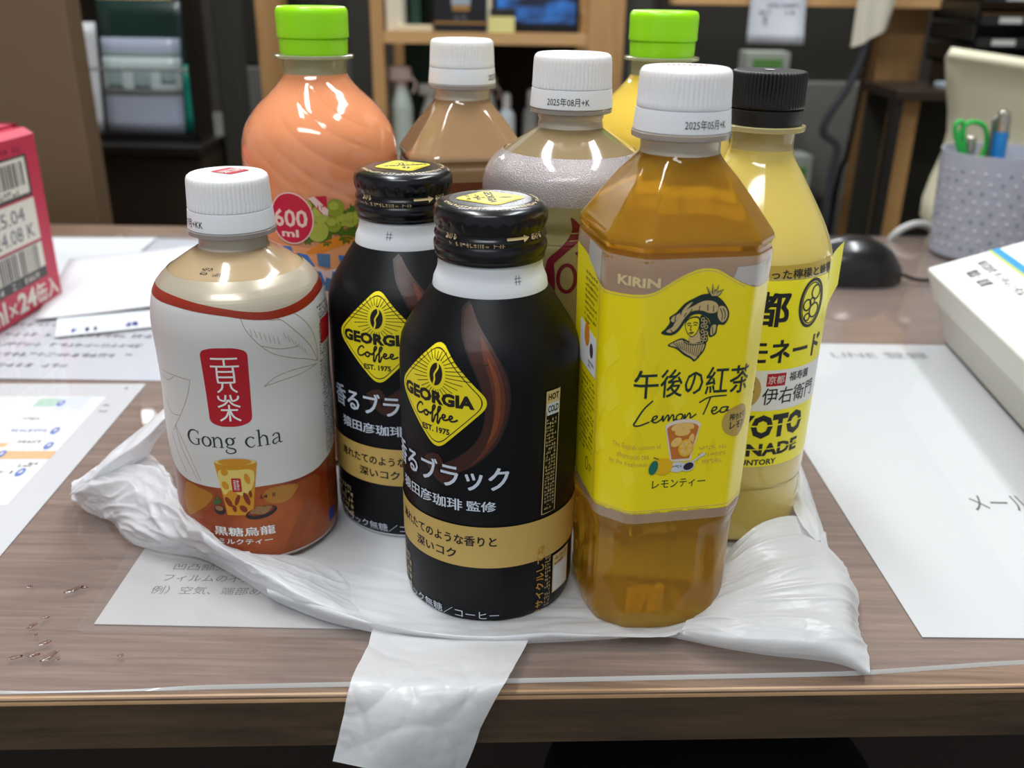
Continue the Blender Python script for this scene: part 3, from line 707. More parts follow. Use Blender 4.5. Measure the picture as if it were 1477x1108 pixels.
for x, y in ((702,232),(718,246),(704,262),(724,270),(706,290),(724,300),(712,318),(726,330),(708,342)):
    p = LD([(x, y)])[0]; A.ring(p[0], p[1], .55, .6, .28, m_beige, 5, 10)
blob(LD([(532,354),(560,334),(602,320),(640,336),(690,340),(732,346),(728,386),(706,416),(680,441),(658,426),(620,406),(575,372)]), m_dg, 3)
blob(LD([(542,352),(566,338),(602,328),(640,345),(690,350),(724,354),(720,382),(700,408),(680,430),(660,416),(624,396),(582,366)]), m_beige, 4)
for i in range(13): A.stroke(LD([(560+i*13, 342+i*.8 - 6*math.sin(i*.4)), (586+i*9.5, 368+i*4.6)]), .24, m_dg, 5, smooth=0)
A.stroke(LD([(602,322),(626,346),(668,356),(722,352)]), .3, m_dg, 5)
A.fit('午後の紅茶', -13.2, 95.6, 27.4, 105.4, m_dg, 3, bold=.012)
LEM = [[(.95,1.5),(.5,1.0),(.15,.3),(.05,.03),(.3,.0),(.85,.22)], [(.9,.25),(1.2,.4),(1.25,.55),(1.05,.5),(1.0,.25),(1.2,.15),(1.5,.32)], [(1.5,.3),(1.6,.55),(1.62,.2),(1.85,.55),(1.95,.5),(1.94,.2),(2.15,.55),(2.26,.5),(2.27,.22),(2.42,.3)], [(2.65,.6),(2.45,.45),(2.5,.22),(2.75,.25),(2.86,.5),(2.66,.6)], [(2.92,.25),(3.0,.55),(3.0,.28),(3.25,.6),(3.36,.5),(3.38,.3),(3.75,.52)], [(3.85,1.2),(4.5,1.5),(5.5,1.55)], [(4.55,1.48),(4.4,1.0),(4.2,.45)], [(4.7,.6),(4.95,.7),(5.0,.85),(4.8,.85),(4.72,.6),(4.9,.45),(5.25,.66)], [(5.6,.85),(5.3,.8),(5.25,.55),(5.5,.55),(5.66,.85),(5.62,.6),(5.95,.68)]]
script(A, LEM, -12.4, 85.8, 21.9, 95.0, .55, m_dg, 3)
# glass of lemon tea, lemon, spoon
m_gl = P('print_glass', 'e6d9c4', rough=.4); m_tea2 = P('print_tea', 'c8742a', rough=.4); m_ice = P('print_ice', 'ecc06a', rough=.4); m_lem = P('print_lemon', 'e8b60c', rough=.4); m_lf = P('print_leaf_teal', '1d6f5c', rough=.4); m_spn = P('print_spoon', 'cfd3da', rough=.4); m_eng = P('print_faint', 'd0b04a', rough=.5); m_seal = P('print_seal', 'bd9f52', rough=.4)
A.poly([(-2.2,84.6),(11.2,84.6),(8.6,71.6),(.6,71.6)], m_gl, 3); A.ell(4.5, 84.8, 6.8, 2.5, m_gl, 4)
A.poly([(-1.4,83.2),(10.4,83.2),(8,72.6),(1.2,72.6)], m_tea2, 5); A.ell(4.5, 84.0, 6.0, 2.0, m_tea2, 6)
for x, y, a_, b_, q in ((2.5,84.6,2.6,1.3,15),(6.4,84.8,2.4,1.2,-12),(4.4,82.6,3,1.4,0),(2.4,79,2.2,1.6,30),(8,79.5,1.1,2.4,-10)): A.ell(x, y, a_, b_, m_ice, 7, q)
A.ell(6.3, 76.6, 3.0, 3.3, m_lem, 7); A.ell(6.3, 76.6, 2.4, 2.7, m_ice, 8)
for i in range(6): A.stroke([(6.3,76.6),(6.3+2.2*math.cos(i*1.05),76.6+2.5*math.sin(i*1.05))], .2, m_lem, 9, smooth=0)
A.ell(-1.8, 70.2, 3.6, 3.1, m_lem, 9); A.ell(-5.2, 70.0, 1.5, 2.7, m_lf, 10, -12); A.stroke([(-3.6,73.2),(-4.4,73.4),(-5.4,73.9)], .3, m_dg, 10)
A.ell(3.6, 69.6, 3.4, 1.9, m_spn, 8); A.greek(1.6, 69.4, 5.4, 71, 1, m_inkblue, 9); A.stroke([(7.5,70),(11,72.4),(13.6,74.2)], [.9,.7,1.3], m_spn, 10); A.ell(7.9, 69.6, 2.5, 1.8, m_spn, 10, 15); A.ell(7.9, 69.7, 2.0, 1.4, P('print_tealeaf', '2a2230', rough=.6), 11, 15)
A.fit('レモンティー', -5.2, 61.6, 15.2, 64.8, m_dg, 3, bold=.01)
A.ell(24.3, 85.2, 5.6, 5.8, m_seal, 4); A.fit('搾りたて', 21, 85.6, 28, 88, m_dg, 5, bold=.02); A.fit('レモン', 21.4, 82.4, 28, 85, m_dg, 5, bold=.02)
A.fit('The English custom of', -19.4, 76.4, -3.2, 78.6, m_eng, 3); A.fit('afternoon tea', -17.6, 73.2, -7, 75.4, m_eng, 3); A.fit('by the freshness', -20.2, 70, -7.4, 72.2, m_eng, 3)
A.greek(11.4, 70, 22, 78, 3, m_eng, 3, .6, 6, .9)
# side panel of small print with a white sticker
A.stroke([(-29.5,132),(-28.6,100),(-26.8,53)], .25, m_beige, 3, smooth=0)
A.greek(-47, 112.5, -30.6, 131.5, 9, m_dk, 3, .5, 21, 1.6)
A.poly([(-52,96.5),(-30.2,96.5),(-30.4,110.4),(-52,112)], m_paperwhite, 3); A.ell(-42.6, 108.6, 3.4, 4.2, P('print_orange', 'd9851f', rough=.4), 4); A.ell(-36, 104.6, 2.2, 2.6, P('print_purple_grey', '4a3a4c', rough=.5), 4); A.greek(-40, 98, -32, 101, 2, m_inkblue, 4, .7, 2, 1.0)
A.greek(-48, 66, -29.6, 95, 14, m_dk, 3, .5, 22, 1.4); A.ring(-36, 62, 1.8, 2.4, .35, m_dk, 3, 14); A.greek(-33, 60.5, -29, 64, 2, m_dk, 3, .6, 2, 1)
A.put(mb, S, du=1.6, dv=6, off=1.6e-4)
mb.build('label', t, sharp=30)

m_bmilk = P('milk_tea_brown', '9f7f5c', rough=.1, coat=.7, sss=.3)
t, k2 = tea_bottle((-.0252, .452, ZB), R(14), 'brown milk tea bottle with a white cap, in the back row beside the peach bottle', m_bmilk, lambda A: A.greek(-4, -3, 4, 3, 2, m_goldd, 1, .7, 4, 2), '2025年05月+K', (14.2, 1.6, 30, 4.8), 'bottled drinks in the group')
mb = MB(); A = Art(); A.poly([(-96.7,52),(96.7,52),(96.7,136),(-96.7,136)], P('label_royal_brown', '6d3b22', rough=.35), 1); A.put(mb, surf(TP, 30.8, k2), du=1.6, off=1.6e-4); mb.build('label', t)

# ================================================================== frosted label bottle in the middle
FR = [(24,0),(30,.6),(33.5,4),(34.5,9),(34.7,60),(34.9,120),(34.7,126),(34.0,128.5),(33.9,131),(34.8,134),(35.1,140),(34.9,145),(33.6,150),(30.6,154.2),(26.8,157.4),(21.5,161),(16.2,164.4),(13.4,166.3),(13.1,167)]
FP = smooth_profile(FR, 4)
m_fmilk = P('milk_tea_grey', '94805e', rough=.1, coat=.7, sss=.3)
m_silver = P('label_frost', 'a59c9c', rough=.25, metal=.35, coat=.4, bump=.5, bump_scale=2200)
m_fl = P('print_maroon', '640f1f', rough=.4)
m_khaki = P('label_khaki', '8b8055', rough=.3, coat=.4)
t = thing('tea_bottle', 'milk tea bottle with frosted silver shoulder and white cap, behind the front can', 'bottle', (.0218, .386, ZB), 'bottled drinks in the group')
mb = MB(); lathe(mb, FP, m_fmilk, 128); mb.build('body', t, sharp=60)
make_neck(t, [(13.2,166.6),(13.0,168),(12.7,169.4),(13.2,170.6),(13.0,172.5)], m_pet, m_petgrey, (16.3, 172.2, 174.2))
make_cap(t, 174.2, m_white, 'white', '2025年08月+K', (-10.6, 1.6, 6.2, 4.7), R(10), lambda A: A.greek(-3.4, -2, 3.4, 3, 2, m_goldd, 1, .7, 4, 2.0), 1.06)
mb = MB(); A = Art(); q = 109.6
A.rect(-q, 141, q, 157.6, m_silver, 1); A.rect(-q, 8, q, 141, m_khaki, 1)
blob([(-.5,137.5),(2.6,135.2),(4.4,132.4),(3.4,128.6),(0,125.4),(-3,122.6),(-6.4,119),(-9,114.4),(-9.6,117.6),(-8.4,121.4),(-4.6,125),(-1.2,129),(.2,133)], m_fl, 2)
A.ring(-1.2, 113.5, 3.4, 5.4, 1.5, m_fl, 2, 24)
blob([(-7,122),(-9.2,117),(-8.6,104),(-6,96),(-4,99),(-5.4,106),(-5.8,114)], m_fl, 2); A.stroke([(-5,104),(0,96),(4,92)], [2,2.4,1.2], m_fl, 2)
A.stroke([(2,124),(6,119),(7,112),(5,104)], [1,2,2.4,1], m_fl, 2)
A.put(mb, surf(FP, 34.9), du=2.5, dv=1.5, off=1.4e-4); mb.build('label', t, sharp=50)

# ================================================================== peach drink and yellow drink (fluted shoulders, green caps)
BIG = [(26,0),(31,.8),(34,4),(34.8,8),(34.9,60),(35.0,120),(35.3,133),(35.5,141),(35.3,147),(34.6,152.5),(33.3,157),(31.2,161),(28.4,164.9),(25.2,168.4),(21.6,171.8),(18.2,175),(15.6,178),(14.3,180.2),(14.0,181)]
BP = smooth_profile(BIG, 7)
def fluted(rows, sgn, amp):
    def f(a, h):
        if h < 126 or h > 181: return 0
        w = min(1, (h-126)/12) * min(1, (181-h)/12)
        q = math.sin(5*a*sgn + h*.30 + 1.5*math.sin(2*a+.5) + .6*math.sin(3*a+h*.1))
        return amp * w * (abs(q)**.35 - .85)*(.6+.4*math.sin(3*a+1))
    return f
def big_bottle(loc, label, liquid, pm, seed, sgn, amp, art):
    t = thing('juice_bottle', label, 'bottle', loc, 'bottled drinks in the group')
    mb = MB(); lathe(mb, BP, liquid, 300, ripple=fluted(0, sgn, amp)); mb.build('body', t, sharp=70)
    make_neck(t, [(14.1,180.6),(14.0,182),(14.1,185),(14.4,188.2)], m_petgreen, m_petgreen, (17.4, 187.2, 188.8))
    make_cap(t, 188.6, m_green, 'green')
    mb = MB(); A = Art(); art(A); A.put(mb, surf(BP, 35.2), du=2.2, dv=3, off=1.6e-4); mb.build('label', t, sharp=50)
    return t
m_peach = P('peach_drink', 'e6976a', rough=.1, coat=.7, sss=.4)
m_lemy = P('yellow_drink', 'e6c550', rough=.1, coat=.7, sss=.4)
m_mag = P('print_magenta', 'c4163c', rough=.4); m_gr1 = P('print_grape', '8f9c2a', rough=.35, coat=.3); m_gr2 = P('print_grape_light', 'a9b142', rough=.35, coat=.3); m_gr3 = P('print_grape_dark', '4f6a1c', rough=.4)
m_or = P('print_orange_fruit', 'e58a2a', rough=.4); m_or2 = P('print_peach_fruit', 'eba06a', rough=.4); m_bl = P('print_blue_check', '3f78c2', rough=.4); m_blg = P('print_bluegrey_check', '5a7aa0', rough=.4); m_pk = P('print_pink_white', 'e9c9c0', rough=.4)
def peach_art(A):
    q = 110.5
    A.poly([(-q,95),(-20,95),(q,95),(q,20),(-q,20)], m_pk, 1)
    A.poly([(p.x, p.y) for p in catmull([(-20,111),(-8,110.4),(0,109.4),(8,112.6),(18,114.6),(30,113)], 4)] + [(30,60),(-20,60)], m_or2, 1)
    A.poly([(p.x, p.y) for p in catmull([(-2,107),(2,110),(8,113),(16,114.5),(20,112),(10,109),(4,107)], 4, True)], m_or, 2)
    A.poly([(-20,111.5),(-12,109.5),(-4,106),(0,102),(6,99),(12,100),(20,104),(30,100),(30,30),(-40,30),(-40,112)], m_pk, 3)
    for pts, m in (([(-15,109.6),(-9,109.8),(-7.4,106),(-12,105)], m_bl), ([(-6.4,107.2),(-1.6,106.4),(1.6,101),(-3,100.6)], m_bl), ([(2.6,107),(8.4,106.6),(8.2,100),(3,101.4)], m_blg), ([(-1,100),(4,98.4),(6,92),(0,93)], m_bl), ([(9,98.6),(13,97),(12,92),(8,93)], m_bl), ([(-9,104),(-4,101),(-5,95),(-11,98)], m_blg), ([(12,106),(17,105),(17,99),(13,100)], m_bl), ([(6,96),(11,94),(10,88),(5,90)], m_blg)): A.poly(pts, m, 4)
    for x, y, r in ((2,121,3.2),(-1,113.6,2.6),(8,117,3.0),(14,124,3.4),(16,114,3.2),(12.6,118,2.8),(20,125,3),(2.5,129,2.8),(19,116,3),(-1.5,126,2.6),(7,112.6,2.4)):
        A.poly([(x + r*(1.25 if i % 2 else .75)*math.cos(i*math.pi/8), y + r*(1.25 if i % 2 else .75)*math.sin(i*math.pi/8)) for i in range(16)], m_gr3, 2)
    for i, (x, y, r) in enumerate(((5,124.4,4.0),(12,127.2,3.9),(3.8,117,4.6),(10.8,120,3.6),(18.4,121.4,3.4),(1,119.5,3),(14.8,121.6,2.8),(22,122,3.4),(-.4,128.4,2.4))):
        A.ell(x, y, r, r*1.02, m_gr1 if i % 2 else m_gr2, 4 + i % 3); A.ell(x-r*.2, y+r*.25, r*.55, r*.5, m_gr2, 7)
    A.poly([(2.6,132.4),(8.4,132.6),(8.4,127),(6,124.6),(3.4,128)], m_mag, 8); A.poly([(.6,131.8),(3.2,132.6),(9,126.4),(8.4,123.8),(6.6,124.6)], m_pk, 9); A.greek(2, 126.5, 8, 130, 1, m_mag, 10, .6, 3, 1.1)
    A.ell(-7.6, 122.6, 10.1, 11.6, m_pk, 9); A.ell(-7.6, 122.6, 9.5, 11.0, m_mag, 10)
    A.fit('600', -16, 118.6, -.2, 126.6, m_pk, 11, bold=.02); A.fit('ml', -12.6, 114.2, -4.6, 117.6, m_pk, 11, bold=.03)
big_bottle((-.0905, .441, ZB), 'tall peach pink drink bottle with a bright green cap, at the back left', m_peach, m_petgreen, 1, 1, .55, peach_art)
big_bottle((.0672, .461, ZB), 'yellow drink bottle with a bright green cap, half hidden at the back', m_lemy, m_petgreen, 2, -1, .6, lambda A: A.rect(-110.5, 20, 110.5, 128, m_ylab, 1))

# ================================================================== cloudy lemonade bottle with black cap
LEMB = [(22,0),(27,.5),(30.5,3),(31.8,7),(32.2,14),(31.7,26),(31.7,27.6),(32.2,29),(32.3,50),(32.6,90),(33.0,104),(33.0,112),(32.7,118),(31.9,123.2),(30.0,128.6),(27.2,134.6),(23.6,141),(19.8,147.4),(16.4,153),(13.6,157.2),(12.5,159.8),(12.1,162)]
LP = smooth_profile(LEMB, 4)
m_lmn = P('cloudy_lemonade', 'd5bf64', rough=.12, coat=.6, sss=.4)
m_lab = P('label_bright_yellow', 'f6ea14', rough=.33, coat=.2); m_tan = P('label_tan', 'b59a3c', rough=.4)
t = thing('lemonade_bottle', 'cloudy pale yellow lemonade bottle with a black cap, at the right behind the tea', 'bottle', (.0955, .3715, ZB), 'bottled drinks in the group')
mb = MB(); lathe(mb, LP, m_lmn, 128); mb.build('body', t, sharp=60)
make_neck(t, [(12.2,161.6),(11.9,164),(12.1,167),(12.6,169)], m_petyel, m_petyel, (15.6, 168.4, 170.6))
make_cap(t, 170.4, m_blackcap, 'black', None, (0,0,0,0), 0, lambda A: A.rect(-1.6, -2, 1.6, 3, P('print_grey', 'a9adb2', rough=.4), 1), .96)
mb = MB(); A = Art(); S = surf(LP, 32.5)
A.rect(-100, 38.4, 60, 117.4, m_lab, 1); A.poly([(-100,117.4),(34,119),(34,123.4),(-100,121.6)], m_tan, 1)
A.fit('ぎゅっと搾った檸檬と蜂蜜', -22, 118.0, 32, 121.6, m_ink, 3, bold=.015)
A.fit('京都', -16.5, 99.4, 9.4, 113.2, m_ink, 3, bold=.035)
A.fit('レモネード', -13, 84.2, 31, 93.4, m_ink, 3, bold=.035)
A.rect(-100, 63.6, 38, 81, m_paperwhite, 2)
A.ring(20.4, 107.3, 6.2, 9.4, 1.2, m_ink, 3, 30); A.ring(20.4, 107.3, 5.2, 8.2, .4, m_ink, 3, 30)
for x, y, rx, ry in ((22,111.5,2.4,2.8),(17.8,106.8,1.9,2.2),(22,104.2,2.6,2.9),(18.6,101.8,1.4,1.5),(20.4,107.9,1.3,1.5)): A.ring(x, y, rx, ry, .65, m_ink, 3, 18)
A.ell(-3.6, 72.4, 6.2, 7.4, m_seal, 3); A.fit('茶', -6.6, 67.6, -.2, 77, m_ink, 4, bold=.03)
A.rect(4.4, 74.2, 12.6, 79.6, m_red, 3); A.fit('京都', 5, 75.2, 12, 78.6, m_paperwhite, 4); A.fit('福寿園', 14.4, 75.6, 25, 79.4, m_ink, 3, bold=.02)
A.fit('伊右衛門', 3.4, 66.2, 31, 73.4, m_ink, 3, bold=.01)
A.fit('KYOTO', -13.4, 51.2, 25.8, 61.8, m_ink, 3, bold=.05); A.rect(-14, 56.6, 26, 57.2, m_lab, 4)
A.fit('LEMONADE', -24.5, 43.2, 24.6, 49.0, m_ink, 3, bold=.04); A.rect(-25, 46.2, 25, 46.6, m_lab, 4)
A.fit('SUNTORY', -4.0, 39.2, 13.4, 41.8, m_ink, 3, bold=.03)
A.put(mb, S, du=2.2, dv=3, off=1.6e-4)
# the label's loose end stands off the bottle
rows = []
for i in range(8):
    q = i/7; a = (31 + q*6.5)/32.5; rr = 33.0 + .2 + 2.6*q*q
    rows.append([Vector((rr*.001*math.sin(a), -rr*.001*math.cos(a), v*.001)) for v in (98+q*13, 106+q*11, 112+q*9.5, 117+q*8.5, 123.4+q*5)])
mb.grid([list(r) for r in zip(*rows)], m_lab, True)
mb.build('label', t, sharp=50)

# ================================================================== plastic bag the bottles stand on (one sheet, folded)
WING = [
    [(-0.199,0.3703,0.002), (-0.1877,0.3589,0.001), (-0.174,0.3514,0.0008), (-0.1606,0.3362,0.0008), (-0.1449,0.3288,0.0008), (-0.126,0.3237,0.0008), (-0.1067,0.3101,0.0008), (-0.0882,0.2956,0.0008), (-0.0675,0.2843,0.0008), (-0.0473,0.2775,0.0008)],
    [(-0.1952,0.3635,0.007), (-0.184,0.3548,0.008), (-0.1687,0.3448,0.009), (-0.1553,0.333,0.009), (-0.1412,0.3255,0.009), (-0.1241,0.3203,0.009), (-0.105,0.3067,0.009), (-0.0853,0.2917,0.009), (-0.0658,0.2836,0.006), (-0.0452,0.2802,0.0012)],
    [(-0.1918,0.3591,0.012), (-0.1803,0.353,0.017), (-0.1667,0.3475,0.019), (-0.1533,0.3403,0.018), (-0.14,0.3296,0.018), (-0.1231,0.3164,0.018), (-0.1062,0.3042,0.016), (-0.0864,0.2941,0.012), (-0.0665,0.2877,0.007), (-0.043,0.2836,0.0015)],
    [(-0.1925,0.3635,0.012), (-0.1811,0.3613,0.02), (-0.1678,0.3605,0.022), (-0.1571,0.3565,0.023), (-0.1463,0.3476,0.022), (-0.1339,0.3341,0.02), (-0.1202,0.318,0.017), (-0.1059,0.3113,0.012), (-0.0824,0.3075,0.006), (-0.0499,0.2963,0.001)],
    [(-0.1949,0.3707,0.009), (-0.1844,0.3752,0.016), (-0.1726,0.3752,0.019), (-0.1649,0.3771,0.021), (-0.1576,0.3717,0.019), (-0.1462,0.3571,0.016), (-0.1332,0.3381,0.013), (-0.115,0.3268,0.006), (-0.0829,0.3216,0.003), (-0.0515,0.3072,0.0006)],
]
STRAND = [
    [(-0.1958,0.3659,0.006), (-0.1898,0.368,0.012), (-0.1825,0.3798,0.02), (-0.1736,0.388,0.026), (-0.1655,0.3944,0.032), (-0.1602,0.3983,0.036), (-0.1574,0.4068,0.034)],
    [(-0.1918,0.359,0.01), (-0.1809,0.355,0.02), (-0.1711,0.3594,0.029), (-0.1628,0.3664,0.034), (-0.1578,0.3773,0.037), (-0.1554,0.3871,0.038), (-0.1543,0.3974,0.034)],
    [(-0.1916,0.3601,0.009), (-0.1779,0.3569,0.019), (-0.1682,0.36,0.026), (-0.161,0.3657,0.03), (-0.1578,0.3742,0.033), (-0.1551,0.386,0.035), (-0.1534,0.394,0.032)],
    [(-0.1913,0.3619,0.008), (-0.1786,0.3641,0.014), (-0.1689,0.3699,0.018), (-0.1629,0.3738,0.022), (-0.1601,0.3765,0.027), (-0.157,0.3906,0.03), (-0.1568,0.4021,0.026)],
]
LIP = [
    [(-0.1,0.33,0.0006), (-0.07,0.325,0.0006), (-0.04,0.315,0.0006), (-0.01,0.305,0.0006), (0.02,0.302,0.0006), (0.05,0.3,0.0006), (0.075,0.305,0.0006), (0.085,0.31,0.0006)],
    [(-0.094,0.304,0.003), (-0.0661,0.2918,0.004), (-0.0427,0.2819,0.004), (-0.0107,0.276,0.003), (0.0143,0.2781,0.004), (0.0319,0.2772,0.0035), (0.0519,0.2763,0.003), (0.0662,0.2798,0.004)],
    [(-0.0913,0.2944,0.007), (-0.0648,0.2827,0.007), (-0.0429,0.2739,0.007), (-0.0105,0.2702,0.006), (0.0141,0.2723,0.006), (0.032,0.2733,0.005), (0.0516,0.2743,0.004), (0.0647,0.2761,0.005)],
    [(-0.0887,0.2956,0.0008), (-0.0675,0.2843,0.0008), (-0.0448,0.2772,0.0008), (-0.0106,0.2722,0.0008), (0.0143,0.2739,0.0008), (0.034,0.276,0.0008), (0.0524,0.2784,0.0008), (0.064,0.2771,0.0008)],
]
FAN = [
    [(0.061,0.2774,0.0008), (0.0764,0.2724,0.0008), (0.0929,0.2686,0.0008), (0.1071,0.2667,0.0008), (0.1163,0.2647,0.0008), (0.1247,0.2595,0.0008)],
    [(0.0616,0.277,0.003), (0.0754,0.27,0.006), (0.0913,0.2656,0.008), (0.105,0.2632,0.009), (0.1147,0.2617,0.008), (0.1252,0.2602,0.002)],
    [(0.0625,0.2773,0.004), (0.0761,0.2724,0.009), (0.0923,0.2696,0.012), (0.1058,0.2679,0.013), (0.1176,0.2687,0.012), (0.1274,0.2728,0.003)],
    [(0.0635,0.2776,0.005), (0.0778,0.2769,0.011), (0.0941,0.2784,0.015), (0.1097,0.2811,0.016), (0.1221,0.283,0.014), (0.1309,0.2868,0.003)],
    [(0.0655,0.2809,0.005), (0.0801,0.2841,0.013), (0.096,0.2895,0.018), (0.1124,0.2956,0.019), (0.1249,0.2976,0.016), (0.1365,0.3074,0.003)],
    [(0.068,0.2841,0.006), (0.0825,0.294,0.014), (0.0962,0.3019,0.02), (0.1119,0.3115,0.02), (0.1243,0.3161,0.015), (0.1354,0.3232,0.004)],
    [(0.0718,0.2909,0.006), (0.0837,0.303,0.015), (0.0944,0.3119,0.021), (0.1079,0.3224,0.021), (0.1212,0.3304,0.015), (0.1323,0.3302,0.005)],
    [(0.0777,0.3021,0.005), (0.085,0.3132,0.013), (0.0913,0.3159,0.02), (0.1028,0.3249,0.022), (0.1212,0.3424,0.014), (0.1349,0.3447,0.005)],
]
SIDE = [
    [(0.1298,0.3255,0.008), (0.1342,0.3447,0.006), (0.1376,0.3655,0.004), (0.1416,0.3914,0.002), (0.1444,0.413,0.001), (0.1462,0.4297,0.001)],
    [(0.1214,0.3199,0.018), (0.1247,0.3392,0.016), (0.1283,0.3572,0.014), (0.134,0.3801,0.01), (0.1387,0.4015,0.007), (0.1424,0.4199,0.004)],
    [(0.118,0.3233,0.02), (0.1201,0.3391,0.016), (0.123,0.3545,0.012), (0.1306,0.3807,0.006), (0.1364,0.4016,0.002), (0.1398,0.4162,0.0008)],
]
FLAP = [
    [(-0.0491,0.2778,0.003), (-0.0329,0.2724,0.0035), (-0.0105,0.2712,0.004), (0.008,0.2746,0.0035)],
    [(-0.0496,0.2666,0.003), (-0.0319,0.2628,0.004), (-0.0121,0.262,0.005), (0.0055,0.2655,0.004)],
    [(-0.051,0.2526,0.0055), (-0.0318,0.2508,0.006), (-0.0133,0.2519,0.006), (0.0019,0.2548,0.005)],
    [(-0.0515,0.2425,0.0069), (-0.032,0.2415,0.0067), (-0.0139,0.242,0.0075), (-0.0011,0.2445,0.0068)],
    [(-0.0538,0.238,-0.0035), (-0.0337,0.2345,-0.0021), (-0.0182,0.237,-0.0033), (-0.0071,0.241,-0.0047)],
    [(-0.0569,0.234,-0.0168), (-0.0417,0.231,-0.0176), (-0.0273,0.233,-0.0233), (-0.0163,0.238,-0.0313)],
]
def resample_row(row, n):
    pts = catmull([Vector(p) for p in row], 10); d = [0]
    for a, b in zip(pts, pts[1:]): d.append(d[-1] + (b-a).length)
    out = []; j = 0
    for i in range(n):
        t = d[-1]*i/(n-1)
        while j < len(d)-2 and d[j+1] < t: j += 1
        out.append(pts[j].lerp(pts[j+1], (t-d[j])/max(d[j+1]-d[j], 1e-9)))
    return out
def fold(u, v, seed):
    """creases running along u: sharp ridges, softly modulated"""
    q = Vector((u, v, seed*7.1)); w = noise.noise(Vector((u*.7, v*.35, seed*3.3)))
    a = 1 - abs(noise.noise(q + Vector((0, w*1.2, 0)))); b = 1 - abs(noise.noise(q*2.1 + Vector((5, 3, 1))))
    c = 1 - abs(noise.noise(q*4.3 + Vector((1, 8, 4))))
    return a**5*.8 + .4*b**5 + .18*c**4 - .5
def patch(mb, rows, nu, nv, amp, m, fu=25, fv=110, seed=0, floor=None, fade=None):
    R_ = [resample_row(r, nu) for r in rows]; g = [[None]*nu for _ in range(nv)]
    for j in range(nu):
        c = resample_row([r[j] for r in R_], nv)
        for i in range(nv): g[i][j] = c[i]
    lu = sum((g[nv//2][j+1]-g[nv//2][j]).length for j in range(nu-1)); lv = sum((g[i+1][nu//2]-g[i][nu//2]).length for i in range(nv-1))
    out = [[None]*nu for _ in range(nv)]
    for i in range(nv):
        for j in range(nu):
            p = g[i][j]; a = g[min(i+1, nv-1)][j] - g[max(i-1, 0)][j]; b = g[i][min(j+1, nu-1)] - g[i][max(j-1, 0)]
            n = b.cross(a); n = n.normalized() if n.length > 1e-12 else Vector((0, 0, 1))
            w = min(1, 4*i/(nv-1), 4*(1-i/(nv-1))) ** .5 * .85 + .15
            if fade: t_ = j/(nu-1); w *= min(1, (1-t_)*7) * (1 - fade*max(0, min(1, (t_-.3)/.35)))
            q = p + n * amp*w*fold(lu*fu*j/(nu-1), lv*fv*i/(nv-1), seed)
            if floor is not None: q.z = max(q.z, floor)
            out[i][j] = q
    mb.grid(out, m, True)
m_bag = bag_mat('bag_film')
mb = MB()
FL = .0003
patch(mb, WING, 150, 100, .0036, m_bag, 34, 80, 1, FL, .62)
patch(mb, STRAND, 70, 26, .0022, m_bag, 30, 130, 2, FL)
patch(mb, LIP, 120, 30, .0012, m_bag, 18, 120, 3, FL)
patch(mb, FAN, 130, 130, .0022, m_bag, 7, 62, 4, FL)
patch(mb, SIDE, 50, 20, .0015, m_bag, 25, 120, 5, FL)
patch(mb, FLAP, 80, 80, .0015, m_bag, 34, 26, 6)
LB = [(.288,-.055),(.30,-.075),(.31,-.09),(.33,-.108),(.36,-.122),(.40,-.125),(.50,-.115)]; RB = [(.288,.082),(.31,.095),(.34,.108),(.37,.122),(.40,.126),(.50,.10)]
base = []
for i in range(26):
    y = .288 + i*.0082; a_, b_ = interp(LB, y), interp(RB, y)
    base.append([Vector((a_ + (b_-a_)*j/44, y, FL - .0001)) for j in range(45)])
mb.grid(base, m_bag, True)
bag = mb.build('plastic_bag', sharp=None)
tag(bag, 'crumpled white translucent plastic bag spread under the bottles, strip hanging over the desk edge', 'bag')

# ================================================================== desk, mat, papers
m_desk = wood_mat('desk_walnut', '574133', '8c7361', 14, (1.0, 22, 22), rough=.5, c3='715a48')
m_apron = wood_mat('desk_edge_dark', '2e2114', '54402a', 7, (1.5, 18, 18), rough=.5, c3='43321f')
m_edge = wood_mat('desk_edge_band', '8d6c4a', 'b3916a', 10, (2, 20, 20), rough=.45)
m_under = P('underdesk_brown', '241a12', rough=.7)
def fy(x): return .2503 + .0415*x      # front edge of the desk
DT = -.0022                            # wood surface below the mat
t = thing('counter_desk', 'long walnut wood counter desk carrying all the bottles under a clear mat', 'desk', (0, 0, 0))
mb = MB()
x0, x1 = -1.15, 1.15
def desk_slab(mb, zt, zb, y_off, yb, m):
    vs = [(x0, fy(x0)+y_off, zt), (x1, fy(x1)+y_off, zt), (x1, yb, zt), (x0, yb, zt), (x0, fy(x0)+y_off, zb), (x1, fy(x1)+y_off, zb), (x1, yb, zb), (x0, yb, zb)]
    mb.add(vs, [(0,1,2,3),(7,6,5,4),(4,5,1,0),(5,6,2,1),(6,7,3,2),(7,4,0,3)], m)
desk_slab(mb, DT, -.023, 0, .9, m_desk); mb.build('desk_top', t)
mb = MB()
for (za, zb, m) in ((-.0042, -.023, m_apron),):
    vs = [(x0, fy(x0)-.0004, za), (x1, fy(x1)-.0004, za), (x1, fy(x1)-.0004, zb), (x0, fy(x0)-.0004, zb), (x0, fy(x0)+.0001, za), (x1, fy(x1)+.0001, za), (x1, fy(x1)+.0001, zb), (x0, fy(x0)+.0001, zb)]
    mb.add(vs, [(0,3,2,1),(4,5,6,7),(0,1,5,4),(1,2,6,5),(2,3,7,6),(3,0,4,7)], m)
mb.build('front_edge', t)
mb = MB()
rows = []
